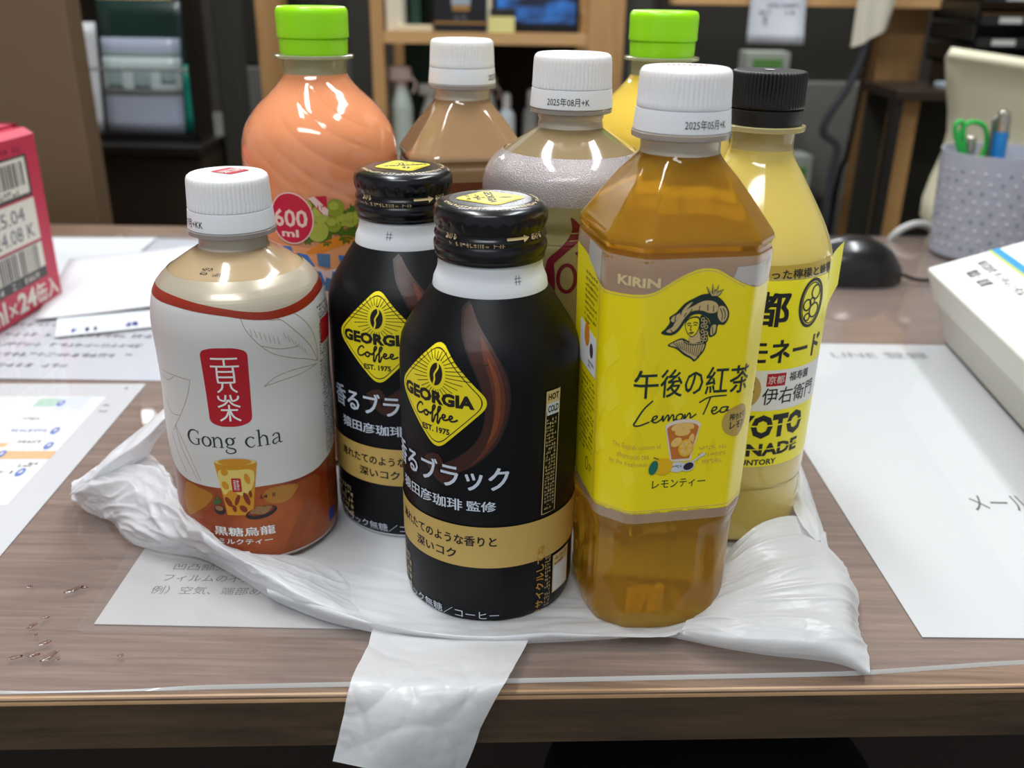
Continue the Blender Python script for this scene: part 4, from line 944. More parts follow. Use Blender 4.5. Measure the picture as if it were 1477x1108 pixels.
for q in range(6):
    a = math.pi/2*q/5
    rows.append([Vector((x, fy(x)-.0004+.0022*(1-math.sin(a)), DT+.0002-.0022*(1-math.cos(a)))) for x in [x0 + (x1-x0)*i/20 for i in range(21)]])
mb.grid(rows, m_edge, True); mb.build('edge_band', t)
mb = MB(); mb.box((x0+.05, .42, -.72), (x1-.05, .44, -.023), m_under); mb.build('modesty_panel', t)
for sx in (-1.1, 1.06):
    mb = MB(); mb.box((sx, .45, -.72), (sx+.04, .88, -.023), m_under); mb.build('side_panel', t)
m_mat = clear_mat('mat_clear', 'fbfafa', 1.5, .03, white=.10, bump=.16, bump_scale=7, diffuse='d6ced0')
m_mate = clear_mat('mat_edge', 'e9eef0', 1.5, .1, white=.6, diffuse='dfe2e2')
def my(x): return max(.2562 + .054*x, fy(x) + .0032) + (.0 if x < .12 else .004*min(1, (x-.12)/.06))
mb = MB(); n = 60
xs = [-1.0 + 2.0*i/n for i in range(n+1)]
dy = [0, .001, .002, .0035, .005, .0075, .010, .0125, .02, .05, .12, .25, .40, .618]
def md(x, t): return -.0001 - .0005*max(0, 1 - t/.0125)**2 - .0013*math.exp(-((x+.142)/.030)**4)*max(0, 1 - t/.0056)
xs = [-1.0 + 2.0*i/240 for i in range(241)]
top = [[Vector((x, my(x) + t, md(x, t))) for x in xs] for t in dy]
mb.grid(top, m_mat, True)
fr = [[Vector((x, my(x)-.0007, -.0021)) for x in xs], [Vector((x, my(x)-.0004, (md(x, 0)-.0021)/2)) for x in xs], [Vector((x, my(x), md(x, 0))) for x in xs]]
mb.grid(fr, m_mate, True)
o = mb.build('desk_mat', sharp=None); tag(o, 'clear glossy plastic desk mat laid over the wood counter and the printed sheets', 'desk mat')
# sheets under the mat
m_paper = P('paper_white', 'c6cbce', rough=.6); m_paper2 = P('paper_cool', 'c4cad3', rough=.6)
m_txt = P('print_grey_text', '6b6c70', rough=.6); m_txtd = P('print_dark_text', '3f4246', rough=.6); m_txtv = P('print_violet_text', '5650a0', rough=.6)
m_lam = clear_mat('laminate_clear', 'fcfbfa', 1.5, .05, white=.07, diffuse='d6cfc9')
PZ = -.0018
def sheet(name, label, cat, org, w, h, rot, m, art, z=PZ, border=0, th=.00025):
    """a printed sheet: org = near left corner, w across, h away; artwork in mm from that corner"""
    mb = MB(); c, s = math.cos(rot), math.sin(rot); ux = Vector((c, s, 0)); uy = Vector((-s, c, 0)); o = Vector((org[0], org[1], 0))
    def q(a, b, zz): p = o + ux*a + uy*b; return (p.x, p.y, zz)
    vs = [q(0,0,z), q(w,0,z), q(w,h,z), q(0,h,z), q(0,0,z+th), q(w,0,z+th), q(w,h,z+th), q(0,h,z+th)]
    mb.add(vs, [(3,2,1,0),(4,5,6,7),(0,1,5,4),(1,2,6,5),(2,3,7,6),(3,0,4,7)], m)
    if art:
        A = Art(); art(A); A.put(mb, flat(q(0,0,z+th), ux, uy), off=6e-5, eps=3e-5)
    if border:
        mb2 = MB(); b = border
        pts = roundpoly([(-b,-b),(w+b,-b),(w+b,h+b),(-b,h+b)], .005)
        vs = [q(x, y, z+th+.0002) for x, y in pts]; mb2.add(vs, [list(range(len(vs)))], m_lam)
        ob = mb.build(name); tag(ob, label, cat); mb2.build('laminate_film', ob)
        return ob
    ob = mb.build(name); return tag(ob, label, cat)
def notice_art(A):
    A.fit('参照', 30, 42.5, 45, 47, m_txt, 1); A.fit('凹凸部分について', 17, 35.4, 62, 40, m_txt, 1)
    A.fit('フィルムの不具合により', 15.5, 27.6, 72, 32.6, m_txt, 1); A.fit('例）空気、端部めくれ・しわ', 13.5, 19.2, 84, 24.4, m_txt, 1)
sheet('notice_sheet', 'laminated white notice with rows of grey text, partly under the front of the bag', 'notice', (-.1535, .2835), .19, .28, R(-.3), m_paper, notice_art, border=.0055)
def right_art(A):
    A.fit('LINE 登録', 58, 285.5, 122, 297, m_txt, 1)
    A.fit('メールはこちら', 62.5, 92, 130, 107, m_txtd, 1)
sheet('notice_sheet', 'white sheet with a large LINE heading under the mat at the right', 'notice', (.1535, .2835), .29, .312, R(.4), m_paper, right_art)
m_road = P('map_road', 'd9b27a', rough=.6); m_park = P('map_green', 'a9cdbb', rough=.6); m_mapb = P('map_pale_blue', 'cfdbe6', rough=.6); m_pin = P('map_pin', '4a6fc0', rough=.6)
def map_art(A):   # origin x=-.50, y=.27
    def M_(x, y): return ((x+.5)*1000, (y-.285)*1000)
    def rc(x0, y0, x1, y1, m, l=1): a = M_(x0, y0); b = M_(x1, y1); A.rect(a[0], a[1], b[0], b[1], m, l)
    rc(-.36, .36, -.228, .482, P('map_base', 'dde2e2', rough=.6), 1)
    rc(-.264, .468, -.252, .479, m_park, 2); rc(-.252, .464, -.236, .481, m_mapb, 2)
    rc(-.36, .405, -.228, .4135, m_road, 3); rc(-.36, .418, -.256, .4225, m_road, 3)
    for x, y in ((-.2385,.437),(-.254,.410),(-.236,.391),(-.2345,.4195),(-.2425,.376),(-.25,.4725)):
        a = M_(x, y); A.ell(a[0], a[1], 2.0, 4.2, m_pin, 4); A.ell(a[0], a[1]+.6, .9, 1.8, m_paper, 5)
    for i, (x, y, w) in enumerate(((-.262,.437,20),(-.262,.452,10),(-.252,.424,12),(-.246,.391,9),(-.252,.376,9),(-.226,.47,5),(-.225,.462,5),(-.24,.398,7),(-.236,.4,5),(-.222,.494,4))):
        a = M_(x, y); A.greek(a[0], a[1]-1.4, a[0]+w, a[1]+1.8, 1, m_pin if i == 0 else m_txt, 5, .9, i, 2.4)
sheet('map_sheet', 'printed map sheet with blue pins and orange road, under the mat at left', 'map', (-.497, .283), .288, .216, R(2), m_paper, map_art)
def long_art(A):
    for i, y in enumerate((18, 36, 54, 72, 92)): A.greek(60, y, 380 - 35*(i == 0), y+7, 1, m_txt, 1, .9, i+3, 5.5, .24)
    for i in range(7): A.greek(210, 205+i*14, 420, 211+i*14, 1, m_txt, 1, .9, i+13, 5.5, .26)
sheet('printed_sheet', 'large printed sheet with lines of grey text under the mat, beside the red carton', 'paper', (-.62, .5125), .415, .335, R(.2), m_paper2, long_art)
sheet('paper_sheet', 'plain white sheet lying behind the red carton', 'paper', (-.56, .66), .24, .172, R(3), m_paper, None, z=.0002)
sheet('document', 'lower loose sheet with violet print along its edge, beside the red carton', 'document', (-.303, .580), .21, .12, R(22), m_paper, lambda A: [A.greek(10, 5, 26, 13, 1, m_txtv, 1, 1, 3, 4, .4), A.greek(44, 6, 58, 15, 1, m_txtv, 1, 1, 4, 4, .5), A.greek(78, 6, 205, 16, 1, m_txtv, 1, 1, 5, 5, .5)], z=.0002)
# the top loose sheet lifts and curls
mb = MB(); rows = []
for i in range(14):
    v = i/13; row = []
    for j in range(24):
        u = j/23; p = Vector((-.331, .612, 0)) + Vector((math.cos(R(20)), math.sin(R(20)), 0))*u*.22 + Vector((-math.sin(R(16)), math.cos(R(16)), 0))*v*.16
        z = .0012 + .010*u*u + .012*max(0, v-.55)**1.5*u*2 + .003*math.sin(u*5+v*3)*u
        row.append((p.x, p.y, z))
    rows.append(row)
mb.grid(rows, P('paper_warm', 'd0d0d4', rough=.6), True); A = Art()
o = mb.build('document', sharp=None); md = o.modifiers.new('thick', 'SOLIDIFY'); md.thickness = .0004; md.offset = 0
tag(o, 'top loose white sheet with a curled edge, beside the red carton', 'document')
# water drops
m_water = P('water', 'ffffff', rough=.02, trans=1, ior=1.33)
rnd = random.Random(11)
for i, (x, y, r, e, q) in enumerate(((-.169,.3025,.0017,2.2,40),(-.1655,.304,.0009,1.5,0),(-.172,.285,.0010,1.6,10),(-.1745,.280,.0012,1.7,60),(-.171,.275,.0009,1.2,0),(-.1655,.2705,.0012,2.0,35),(-.1675,.264,.0016,2.1,5),(-.1605,.2635,.0019,1.9,60),(-.172,.2625,.0011,2.4,15),(-.157,.262,.0008,1.3,0),(-.136,.2645,.0009,1.2,0),(-.187,.304,.0010,1.2,0))):
    mb = MB(); rows = []
    for k in range(6):
        a = math.pi/2*k/5; rr = math.cos(a)
        rows.append([(r*rr*e*math.cos(b)*math.cos(R(q)) - r*rr*math.sin(b)*(1+.25*math.sin(3*b+i))*math.sin(R(q)), r*rr*e*math.cos(b)*math.sin(R(q)) + r*rr*math.sin(b)*(1+.25*math.sin(3*b+i))*math.cos(R(q)), r*.45*math.sin(a)) for b in [2*math.pi*j/20 for j in range(20)]])
    mb.grid(rows, m_water, True, True); mb.f.append(list(range(20))[::-1]); mb.m.append(0); mb.sm.append(False)
    o = mb.build('water_drop', loc=(x, y, 0)); tag(o, 'small clear water drop on the mat at the front left', 'water drop', 'water drops on the mat')

# ================================================================== red carton
m_rc = P('carton_red', 'b8304a', rough=.5); m_rcd = P('carton_maroon', '7a1f33', rough=.6); m_lblw = P('sticker_white', 'd5d2c6', rough=.5); m_lblk = P('sticker_dark', '3c3a3c', rough=.5)
t = thing('drink_carton', 'red cardboard drink carton with barcodes and white numbers, at the left edge of the desk', 'carton', (-.339, .672, 0), rotz=R(-3.0))
mb = MB(); HB = .1225
# local: +x right face at x=0, running to -y
prof = [(-.26, 0), (0, 0), (0, HB-.004), (-.006, HB), (-.26, HB)]
vs = [(x, 0, z) for x, z in prof] + [(x, -.40, z) for x, z in prof]
mb.add(vs, [(0,1,2,3,4), (9,8,7,6,5), (0,5,6,1), (1,6,7,2), (2,7,8,3), (3,8,9,4), (4,9,5,0)], m_rc)
A = Art()   # u runs along the face toward -y mirrored so that text reads from the right face; u=0 at the far corner
def carton(A):
    A.rect(-150, 20, -15, 46, m_lblk, 1); A.rect(-150, 27.5, -15.4, 45.4, m_lblw, 2)
    A.rect(-150, 47.5, -15, 77, m_lblw, 2); A.rect(-150, 78.5, -15, 107, m_lblk, 1); A.rect(-150, 81, -18, 105.4, m_lblw, 2)
    rnd = random.Random(5)
    for (y0, y1) in ((27.8, 44.6), (87, 103)):
        x = -148
        while x < -23:
            w = rnd.choice((.8, 1.2, 1.8, 2.6)); A.rect(x, y0, x+w, y1, m_lblk, 3); x += w + rnd.choice((.9, 1.2, 2.2))
    A.fit('2025.04', -86, 63.5, -30, 73, m_inkblue, 3); A.fit('2024.08 K', -86, 50.5, -21, 60.5, m_inkblue, 3)
    A.greek(-140, 81.6, -24, 86, 1, m_lblk, 3, .9, 4, 5); A.greek(-120, 21.5, -22, 26, 1, m_lblw, 2, .9, 4, 5)
    A.fit('ml', -92, 2.8, -72, 17.5, m_lblw, 1, bold=.03); A.fit('×', -69, 4.5, -59, 13, m_lblw, 1); A.fit('24', -57, 3.4, -34, 17.4, m_lblw, 1, bold=.04); A.fit('缶入', -33, 3.4, -4, 17.4, m_lblw, 1, bold=.03)
    A.greek(-60, 109, -18, 114, 1, m_rcd, 1, .9, 4, 5)
carton(A); A.put(mb, flat((0, 0, 0), (0, 1, 0), (0, 0, 1)), off=1e-4)
mb.build('carton_body', t)
mb = MB(); mb.box((-.2605, -.4, HB), (-.012, -.004, HB+.0022), P('carton_flap_red', 'b5455a', rough=.55)); mb.build('top_flap', t)
mb = MB(); mb.box((-.26, -.0035, HB-.001), (-.010, -.0010, HB+.003), m_rcd); mb.build('torn_edge', t)

# ================================================================== white tilted box, pen cup, mouse (right side of the desk)
m_bx = P('box_white', 'e3e4e0', rough=.5); m_bx2 = P('box_side', 'd3d1cb', rough=.5); m_blue = P('stripe_blue', '2f8fc8', rough=.4); m_lime = P('stripe_lime', 'bccf52', rough=.4)
e1 = Vector((-.11, -.994, 0)).normalized(); tl = R(20)
h2 = Vector((.994, -.11, 0)).normalized(); e2 = h2*math.cos(tl) + Vector((0, 0, 1))*math.sin(tl); e3 = e2.cross(-e1) * -1
e3 = (Vector((0, 0, 1))*math.cos(tl) - h2*math.sin(tl))
t = thing('paper_box', 'white cardboard box with a blue stripe, lying tilted at the right desk edge', 'box', (.291, .580, .0004))
MX = Matrix(((e1.x, e2.x, e3.x), (e1.y, e2.y, e3.y), (e1.z, e2.z, e3.z))).to_4x4()
mb = MB(); mb.box((-.02, 0, 0), (.30, .20, .030), m_bx2, MX, bevel=.002); mb.build('box_base', t, recalc=True)
mb = MB(); mb.box((-.022, -.0012, .029), (.302, .202, .0535), m_bx, MX, bevel=.002)
A = Art()
A.fit('株式会社 キンキレンタル', -6, 24.5, 66, 31, m_txtd, 1, bold=.012); A.fit('電話・設置', 6, 14, 38, 21.5, m_txtd, 1, bold=.02)
A.rect(-21, 39, 300, 44, m_blue, 1); A.rect(-21, 37.4, 300, 39.2, m_lime, 1); A.rect(-12, 58, -4, 62, P('logo_red', 'cf6a58', rough=.5), 1)
A.put(mb, lambda u, v: (MX @ Vector((u*.001, v*.001, .0535)), MX.to_3x3() @ Vector((0, 0, 1))), off=2e-4)
mb.build('box_lid', t, recalc=True)
# pen cup, perforated grey-white plastic
m_cup = clear_mat('cup_plastic', 'e9ebf2', 1.4, .3, white=.7, diffuse='c9cddc'); m_hole = P('cup_hole', '7c8694', rough=.6); m_dim = P('cup_stud', 'd6dae2', rough=.2, coat=.5)
CX, CY = .424, .835
t = thing('pen_cup', 'greyish white perforated plastic pen cup on the far right of the desk', 'pen cup', (CX, CY, .0004))
def cupr(z): return .043 + .0055*z/.105
mb = MB(); rows = []
for r_, z in ((.001, .0), (.041, 0), (.043, .002), (cupr(.05), .05), (cupr(.085), .085), (cupr(.092), .092), (cupr(.092)-.0015, .092), (cupr(.085)-.0015, .085), (.0415, .004), (.001, .003)):
    rows.append([(r_*math.sin(a), -r_*math.cos(a), z) for a in [2*math.pi*i/64 for i in range(64)]])
mb.grid(rows, m_cup, True, True); cupo = mb.build('cup_wall', t, sharp=40)
mb = MB()
for i in range(30):
    for j in range(9):
        a = 2*math.pi*(i + .5*(j % 2))/30; z = .012 + j*.0082; r_ = cupr(z)
        big = (i*7 + j*3) % 9 < 3
        c = Vector((r_*math.sin(a), -r_*math.cos(a), z)); n = Vector((math.sin(a), -math.cos(a), 0)); tx = Vector((math.cos(a), math.sin(a), 0)); tz = Vector((0, 0, 1))
        mb.add([c + n*.0003 + (tx*math.cos(q) + tz*math.sin(q))*.0015 for q in [2*math.pi*k/8 for k in range(8)]] + [c + n*.0009], [(k, (k+1) % 8, 8) for k in range(8)], m_hole if big else m_dim)
d = mb.build('perforation', cupo); d['kind'] = 'stuff'
def pen(loc, lean, col, label, L_=.125, r_=.0052, tip='b9b4aa'):
    t = thing('pen', label, 'pen', loc, 'pens in the cup')
    d = Vector((lean[0], lean[1], 1)).normalized(); mb = MB()
    mb.tube([d*0, d*.01, d*(L_-.018)], [.0015, r_, r_], P('pen_' + col, col, rough=.3, coat=.4), 14); mb.build('barrel', t)
    mb = MB(); mb.tube([d*(L_-.018), d*(L_-.008), d*(L_-.002), d*L_], [r_*1.02, r_*.98, r_*.75, r_*.2], P('pen_metal', tip, rough=.25, metal=.9), 14); mb.build('pen_cap', t)
    s = Vector((-1, -.3, 0)).normalized(); mb = MB()
    mb.tube([d*(L_-.006)+s*r_*.9, d*(L_-.008)+s*r_*1.6, d*(L_-.045)+s*r_*1.5], .0012, P('pen_clip', '6f7278', rough=.3, metal=.8), 8); mb.build('clip', t)
pen((CX-.004, CY-.012, .0045), (-.05, 0, 1), '1f86d0', 'bright blue pen with a silver end standing in the cup', .124, .0062)
# green pair of handles / scissors and a grey-blue pen
t = thing('scissors', 'green handled scissors standing in the pen cup', 'scissors', (CX-.028, CY-.006, .0045))
m_gh = P('scissor_green', '27b24a', rough=.3, coat=.3); m_olive = P('olive_plastic', '7d8a1e', rough=.4)
for k, s in enumerate((-1, 1)):
    mb = MB(); pts = [(s*.002, 0, .075), (s*.011, 0, .088), (s*.013 - .006, 0, .108), (-.010 + s*.003, 0, .112), (-.012 - s*.002, 0, .1), (-.006, 0, .085), (s*.002, 0, .075)]
    mb.tube(catmull(pts, 5), .0021, m_gh, 8); mb.build('handle', t)
mb = MB(); mb.tube([(0, 0, 0), (0, 0, .04), (0, 0, .078)], [.0006, .003, .0025], P('steel', 'a8adb2', rough=.25, metal=.9), 8); mb.build('blade', t)
t = thing('ruler', 'olive green plastic ruler leaning in the pen cup behind the blue pen', 'ruler', (CX-.02, CY+.022, .0045), rotz=R(8))
M_ = Matrix.Rotation(R(17), 4, 'Y'); mb = MB(); mb.box((-.010, 0, 0), (.010, .0022, .105), m_olive, M_, bevel=.0005); mb.build('ruler_blade', t)
pen((CX-.024, CY+.004, .0045), (-.02, 0, 1), '7d96ac', 'pale grey blue pen beside the green scissors in the cup', .100, .0048)
# mouse
m_ms = P('mouse_black', '121214', rough=.28, coat=.4); m_ms2 = P('mouse_grey', '3a3d42', rough=.35)
t = thing('computer_mouse', 'black computer mouse with a cable on the desk behind the lemonade bottle', 'mouse', (.262, .75, .0004), rotz=R(172))
mb = MB(); rows = []
for i in range(13):
    q = i/12; x = -.055 + .11*q
    w = .031*math.sqrt(max(1e-4, 1-((q-.5)/.5)**2*.97))*(1-.12*math.sin(math.pi*q)); hgt = .036*math.sin(math.pi*min(1, .06+.94*(q**.75)))**.7
    rows.append([(x, w*math.cos(a), max(0, hgt*math.sin(a)**.8 if math.sin(a) > 0 else 0)) for a in [math.pi*j/16 for j in range(17)]])
mb.grid(rows, m_ms, True); mb.build('mouse_shell', t, sharp=None)
mb = MB(); mb.tube([(.02, 0, .0335), (.03, 0, .0305), (.038, 0, .026)], [.003, .004, .003], m_ms2, 10); mb.build('scroll_wheel', t)
mb = MB(); mb.tube(catmull([(-.054, 0, .006), (-.07, .002, .002), (-.095, -.006, .002), (-.13, -.012, .002), (-.17, -.006, .002), (-.21, .02, .0022)], 8), .0016, m_ms, 8); mb.build('cable', t)

# ================================================================== behind the counter
m_floor = P('floor_grey', '6d6a66', rough=.6, col2='767370', noise_scale=8); m_wallm = P('wall_dark', '35322c', rough=.85); m_wallup = P('wall_pale', 'b9b4ab', rough=.9)
m_post = wood_mat('pine', 'a97f4e', 'bf9663', 5, (14, 14, 1.6), rough=.5, c3='b48a58'); m_board = wood_mat('pine_board', 'b98f5c', 'd0a873', 6, (1.6, 14, 14), rough=.5, c3='c59b67')
m_tape = P('panel_taupe', '65523b', rough=.65); m_rack = P('rack_black', '15120f', rough=.35, coat=.2); m_brown = P('cabinet_brown', '2f241c', rough=.5); m_grey = P('steel_grey', '6c6c68', rough=.6); m_char = P('charcoal', '26251f', rough=.7)
def simple(name, label, cat, loc, parts, group=None, rotz=0):
    """a thing from named boxes: (part, lo, hi, material, bevel)"""
    t = thing(name, label, cat, loc, group, rotz)
    for pn, lo, hi, m, bv in parts:
        mb = MB(); mb.box(lo, hi, m, None, bv); mb.build(pn, t, recalc=bool(bv))
    return t
mb = MB(); mb.box((-2.4, -1.6, -.76), (2.4, 6.3, -.72), m_floor); struct(mb.build('floor'))
mb = MB(); mb.box((-2.4, 6.2, -.72), (2.4, 6.3, 1.82), m_wallup); struct(mb.build('wall_back'))
mb = MB(); mb.box((-2.39, 2.85, -.72), (2.39, 2.90, .42), m_wallm); struct(mb.build('wall_divider'))
mb = MB(); mb.box((-2.5, -1.6, -.72), (-2.4, 6.3, 1.82), m_wallup); struct(mb.build('wall_left'))
mb = MB(); mb.box((2.4, -1.6, -.72), (2.5, 6.3, 1.82), m_wallup); struct(mb.build('wall_right'))
mb = MB(); mb.box((-2.4, -1.6, 1.78), (2.4, 6.3, 1.82), P('ceiling_white', 'dddcd8', rough=.9)); struct(mb.build('ceiling'))
# left: taupe partition, brochure rack, dark cabinet
simple('partition_panel', 'tall taupe partition panel behind the red carton at the far left', 'partition', (-.430, .955, -.72), [('panel', (-.52, 0, 0), (0, .035, 1.35), m_tape, .002)])
simple('cabinet', 'dark brown low cabinet behind the desk on the left, under the leaflet rack', 'cabinet', (-.46, 1.22, -.72), [('cabinet_body', (-.3, 0, 0), (.058, .34, .72+.012), m_brown, .003), ('cabinet_top', (-.3, -.012, .732), (.060, .345, .745), m_rack, .002)])
t = thing('leaflet_rack', 'black leaflet rack holding brochures, on the left behind the counter', 'rack', (-.49, 1.262, .0255))
mb = MB(); mb.box((-.112, .058, 0), (.072, .062, .33), m_rack); mb.box((.069, -.006, 0), (.074, .062, .33), m_rack); mb.box((-.112, -.006, 0), (.073, .062, .006), m_rack); mb.build('rack_back', t)
mb = MB(); mb.tube([(-.11, -.004, .0875), (.072, -.004, .0875)], .0016, P('rail_steel', 'b7b7b2', rough=.3, metal=.8), 8); mb.build('rail', t)
def leaflet(label, x0, x1, z0, z1, y, m, band=None, lean=.02, curl=.004):
    mb = MB(); rows = []
    for i in range(9):
        q = i/8; rows.append([(x0 + (x1-x0)*j/6, y + lean*q - curl*math.sin(math.pi*j/6) , z0 + (z1-z0)*q) for j in range(7)])
    mb.grid(rows, m, True)
    if band:
        for (a, b, mm, u0, u1) in band:
            rr = []
            for i in range(5):
                q = a + (b-a)*i/4; rr.append([(x0 + (x1-x0)*(u0 + (u1-u0)*j/6), y + lean*q - curl*math.sin(math.pi*(u0+(u1-u0)*j/6)) - .0004, z0 + (z1-z0)*q) for j in range(7)])
            mb.grid(rr, mm, True)
    o = mb.build('leaflet', sharp=None); md = o.modifiers.new('thick', 'SOLIDIFY'); md.thickness = .0015; md.offset = 1
    return tag(o, label, 'leaflet', 'leaflets in the rack')
m_teal = P('leaflet_teal', '0f8f7c', rough=.35); m_dteal = P('leaflet_dark_teal', '1d3833', rough=.3); m_lbl = P('leaflet_blue_grey', 'a9b2c6', rough=.3); m_lpale = P('leaflet_pale', 'bccacb', rough=.3); m_lw = P('leaflet_white', 'd2d4d8', rough=.35); m_kraft = P('leaflet_kraft', 'b59b6a', rough=.5); m_lgrey = P('leaflet_photo_grey', '8fa3a8', rough=.4)
leaflet('green leaflet with a dark cover at the back of the rack', -.545, -.4245, .0325, .196, 1.284, m_dteal, [(0, .52, m_teal, .72, 1.0)])
leaflet('kraft brown leaflet showing at the top left of the rack', -.5475, -.45, .10, .202, 1.301, m_kraft, None, .012)
leaflet('blue grey leaflet with pale photographs in front of the green one', -.541, -.4385, .0325, .150, 1.272, m_lbl, [(.40, .80, m_lpale, .0, 1.0), (.47, .70, m_lgrey, .06, .26), (.47, .68, m_lgrey, .40, .62), (.52, .68, m_lgrey, .74, .92), (.80, .86, m_lgrey, 0, 1)])
leaflet('white leaflet at the left end of the rack', -.5985, -.5475, .0325, .168, 1.276, m_lw, None, .02, .006)
simple('cabinet', 'tall black cabinet standing right of the leaflet rack', 'cabinet', (-.385, 1.30, -.72), [('cabinet_body', (-.012, 0, 0), (.018, .04, 1.5), m_char, .003)])
simple('locker', 'grey metal locker seen in the gap left of the pine post', 'locker', (-.36, 1.66, -.72), [('locker_body', (-.12, 0, 0), (.03, .3, .807), m_grey, .003), ('locker_upper', (-.12, .02, .81), (.03, .3, 1.4), m_char, .003)])
simple('wood_post', 'square pine post standing behind the peach bottle', 'post', (-.398, 1.6, -.72), [('post_timber', (-.020, 0, 0), (.0215, .045, 1.5), m_post, .001)])
# shelf unit
t = thing('shelf_unit', 'pine open shelf unit carrying boxes behind the bottles', 'shelf', (-.028, 1.5, -.72))
mb = MB(); mb.box((-.192, 0, 0), (-.174, .03, 1.2), m_post); mb.build('upright', t)
mb = MB(); mb.box((.134, 0, 0), (.188, .03, 1.2), m_post); mb.build('upright', t)
mb = MB(); mb.box((-.192, .27, 0), (-.174, .30, 1.2), m_post); mb.build('upright', t)
mb = MB(); mb.box((.134, .27, 0), (.188, .30, 1.2), m_post); mb.build('upright', t)
mb = MB(); mb.box((-.174, .004, .857), (.134, .296, .8735), m_board); mb.build('shelf_board', t)
mb = MB(); mb.box((-.174, .004, .655), (.134, .296, .672), m_board); mb.build('shelf_board', t)
mb = MB(); mb.box((-.174, .29, .10), (.134, .297, 1.2), P('shelf_back_dark', '1c1a18', rough=.8)); mb.build('back_panel', t)
SZ = .1537; LZ = -.048
m_cream = P('box_cream', 'd8cfb8', rough=.5); m_navy = P('box_black', '1b1d22', rough=.35); m_gstrip = P('box_gold', 'a57a42', rough=.4)
simple('paper_box', 'cream white carton at the left end of the pine shelf', 'box', (-.190, 1.515, SZ), [('box_body', (-.009, 0, 0), (.016, .14, .16), m_cream, .001), ('box_flap', (.016, .002, 0), (.0205, .13, .15), P('box_grey_edge', 'a9a394', rough=.5), .001)])
simple('folder', 'dark green folder standing beside the cream carton on the shelf', 'folder', (-.164, 1.53, SZ), [('cover', (0, 0, 0), (.016, .2, .2), P('folder_green', '14392a', rough=.5), .001)])
simple('paper_stack', 'low stack of pale paper lying on the left of the pine shelf', 'paper', (-.165, 1.508, SZ), [('sheets', (-.018, 0, 0), (.036, .02, .009), P('stack_cream', 'd9c9a6', rough=.6), .001)])
t = thing('gift_box', 'black box with a thin gold band and silver print, in the middle of the shelf', 'box', (-.1255, 1.512, SZ))
mb = MB(); mb.box((0, 0, 0), (.079, .15, .16), m_navy, None, .001); mb.build('box_body', t, recalc=True)
mb = MB(); mb.box((-.0004, -.0006, .0115), (.0794, .001, .0145), m_gstrip); mb.build('gold_band', t)
mb = MB(); A = Art(); A.rect(26, 38, 54, 60, P('box_silver', 'a8b4bc', rough=.3, metal=.3), 1); A.rect(27, 30, 53, 37.5, m_gstrip, 1); A.greek(29, 17, 51, 25, 1, P('box_greytext', '7d8088', rough=.4), 1, .9, 4, 4); A.put(mb, flat((0, -.0001, 0), (1, 0, 0), (0, 0, 1)), off=1e-4); mb.build('front_print', t)
simple('paper_stack', 'upright cream sheets between the black box and the screen on the shelf', 'paper', (-.0465, 1.515, SZ), [('sheets', (0, 0, 0), (.0065, .1, .16), m_cream, .0005)])
t = thing('sticky_notes', 'pad of pale yellow sticky notes with a dark cover standing in front of the screen', 'sticky notes', (-.0435, 1.506, SZ))
mb = MB(); mb.box((0, 0, 0), (.039, .016, .0225), P('note_yellow', 'e0d98c', rough=.6), None, .0006); mb.build('note_pad', t, recalc=True)
mb = MB(); mb.box((.002, .002, .0225), (.040, .02, .034), P('note_cover', '26231f', rough=.5), None, .0006); mb.build('pad_cover', t, recalc=True)
t = thing('screen', 'small dark screen showing a glowing blue picture, at the right of the shelf', 'screen', (.028, 1.535, SZ))
mb = MB(); mb.box((-.066, 0, 0), (.066, .02, .16), P('screen_frame', '0b0d16', rough=.3), None, .002); mb.build('screen_frame', t, recalc=True)
m = bpy.data.materials.new('screen_picture'); m.use_nodes = True; nt = m.node_tree; b = nt.nodes['Principled BSDF']
tc = nt.nodes.new('ShaderNodeTexCoord'); n = nt.nodes.new('ShaderNodeTexNoise'); n.inputs['Scale'].default_value = 16; n.inputs['Detail'].default_value = 3; mp = nt.nodes.new('ShaderNodeMapping'); mp.inputs['Scale'].default_value = (1, 1, 2)
r = nt.nodes.new('ShaderNodeValToRGB'); r.color_ramp.elements[0].color = lin('050a26') + (1,); r.color_ramp.elements[1].color = lin('2f86e6') + (1,); r.color_ramp.elements[0].position = .42; r.color_ramp.elements[1].position = .66
nt.links.new(tc.outputs['Object'], mp.inputs[0]); nt.links.new(mp.outputs[0], n.inputs['Vector']); nt.links.new(n.outputs[0], r.inputs[0]); nt.links.new(r.outputs[0], b.inputs['Emission Color']); b.inputs['Emission Strength'].default_value = .8; b.inputs['Base Color'].default_value = (.01, .01, .02, 1)
mb = MB(); mb.box((-.060, -.0008, .013), (.060, 0, .152), m); mb.build('display', t)
simple('wood_block', 'small pine block at the right end of the shelf', 'block', (.098, 1.53, SZ), [('block_timber', (0, 0, 0), (.008, .06, .03), m_board, .001)])
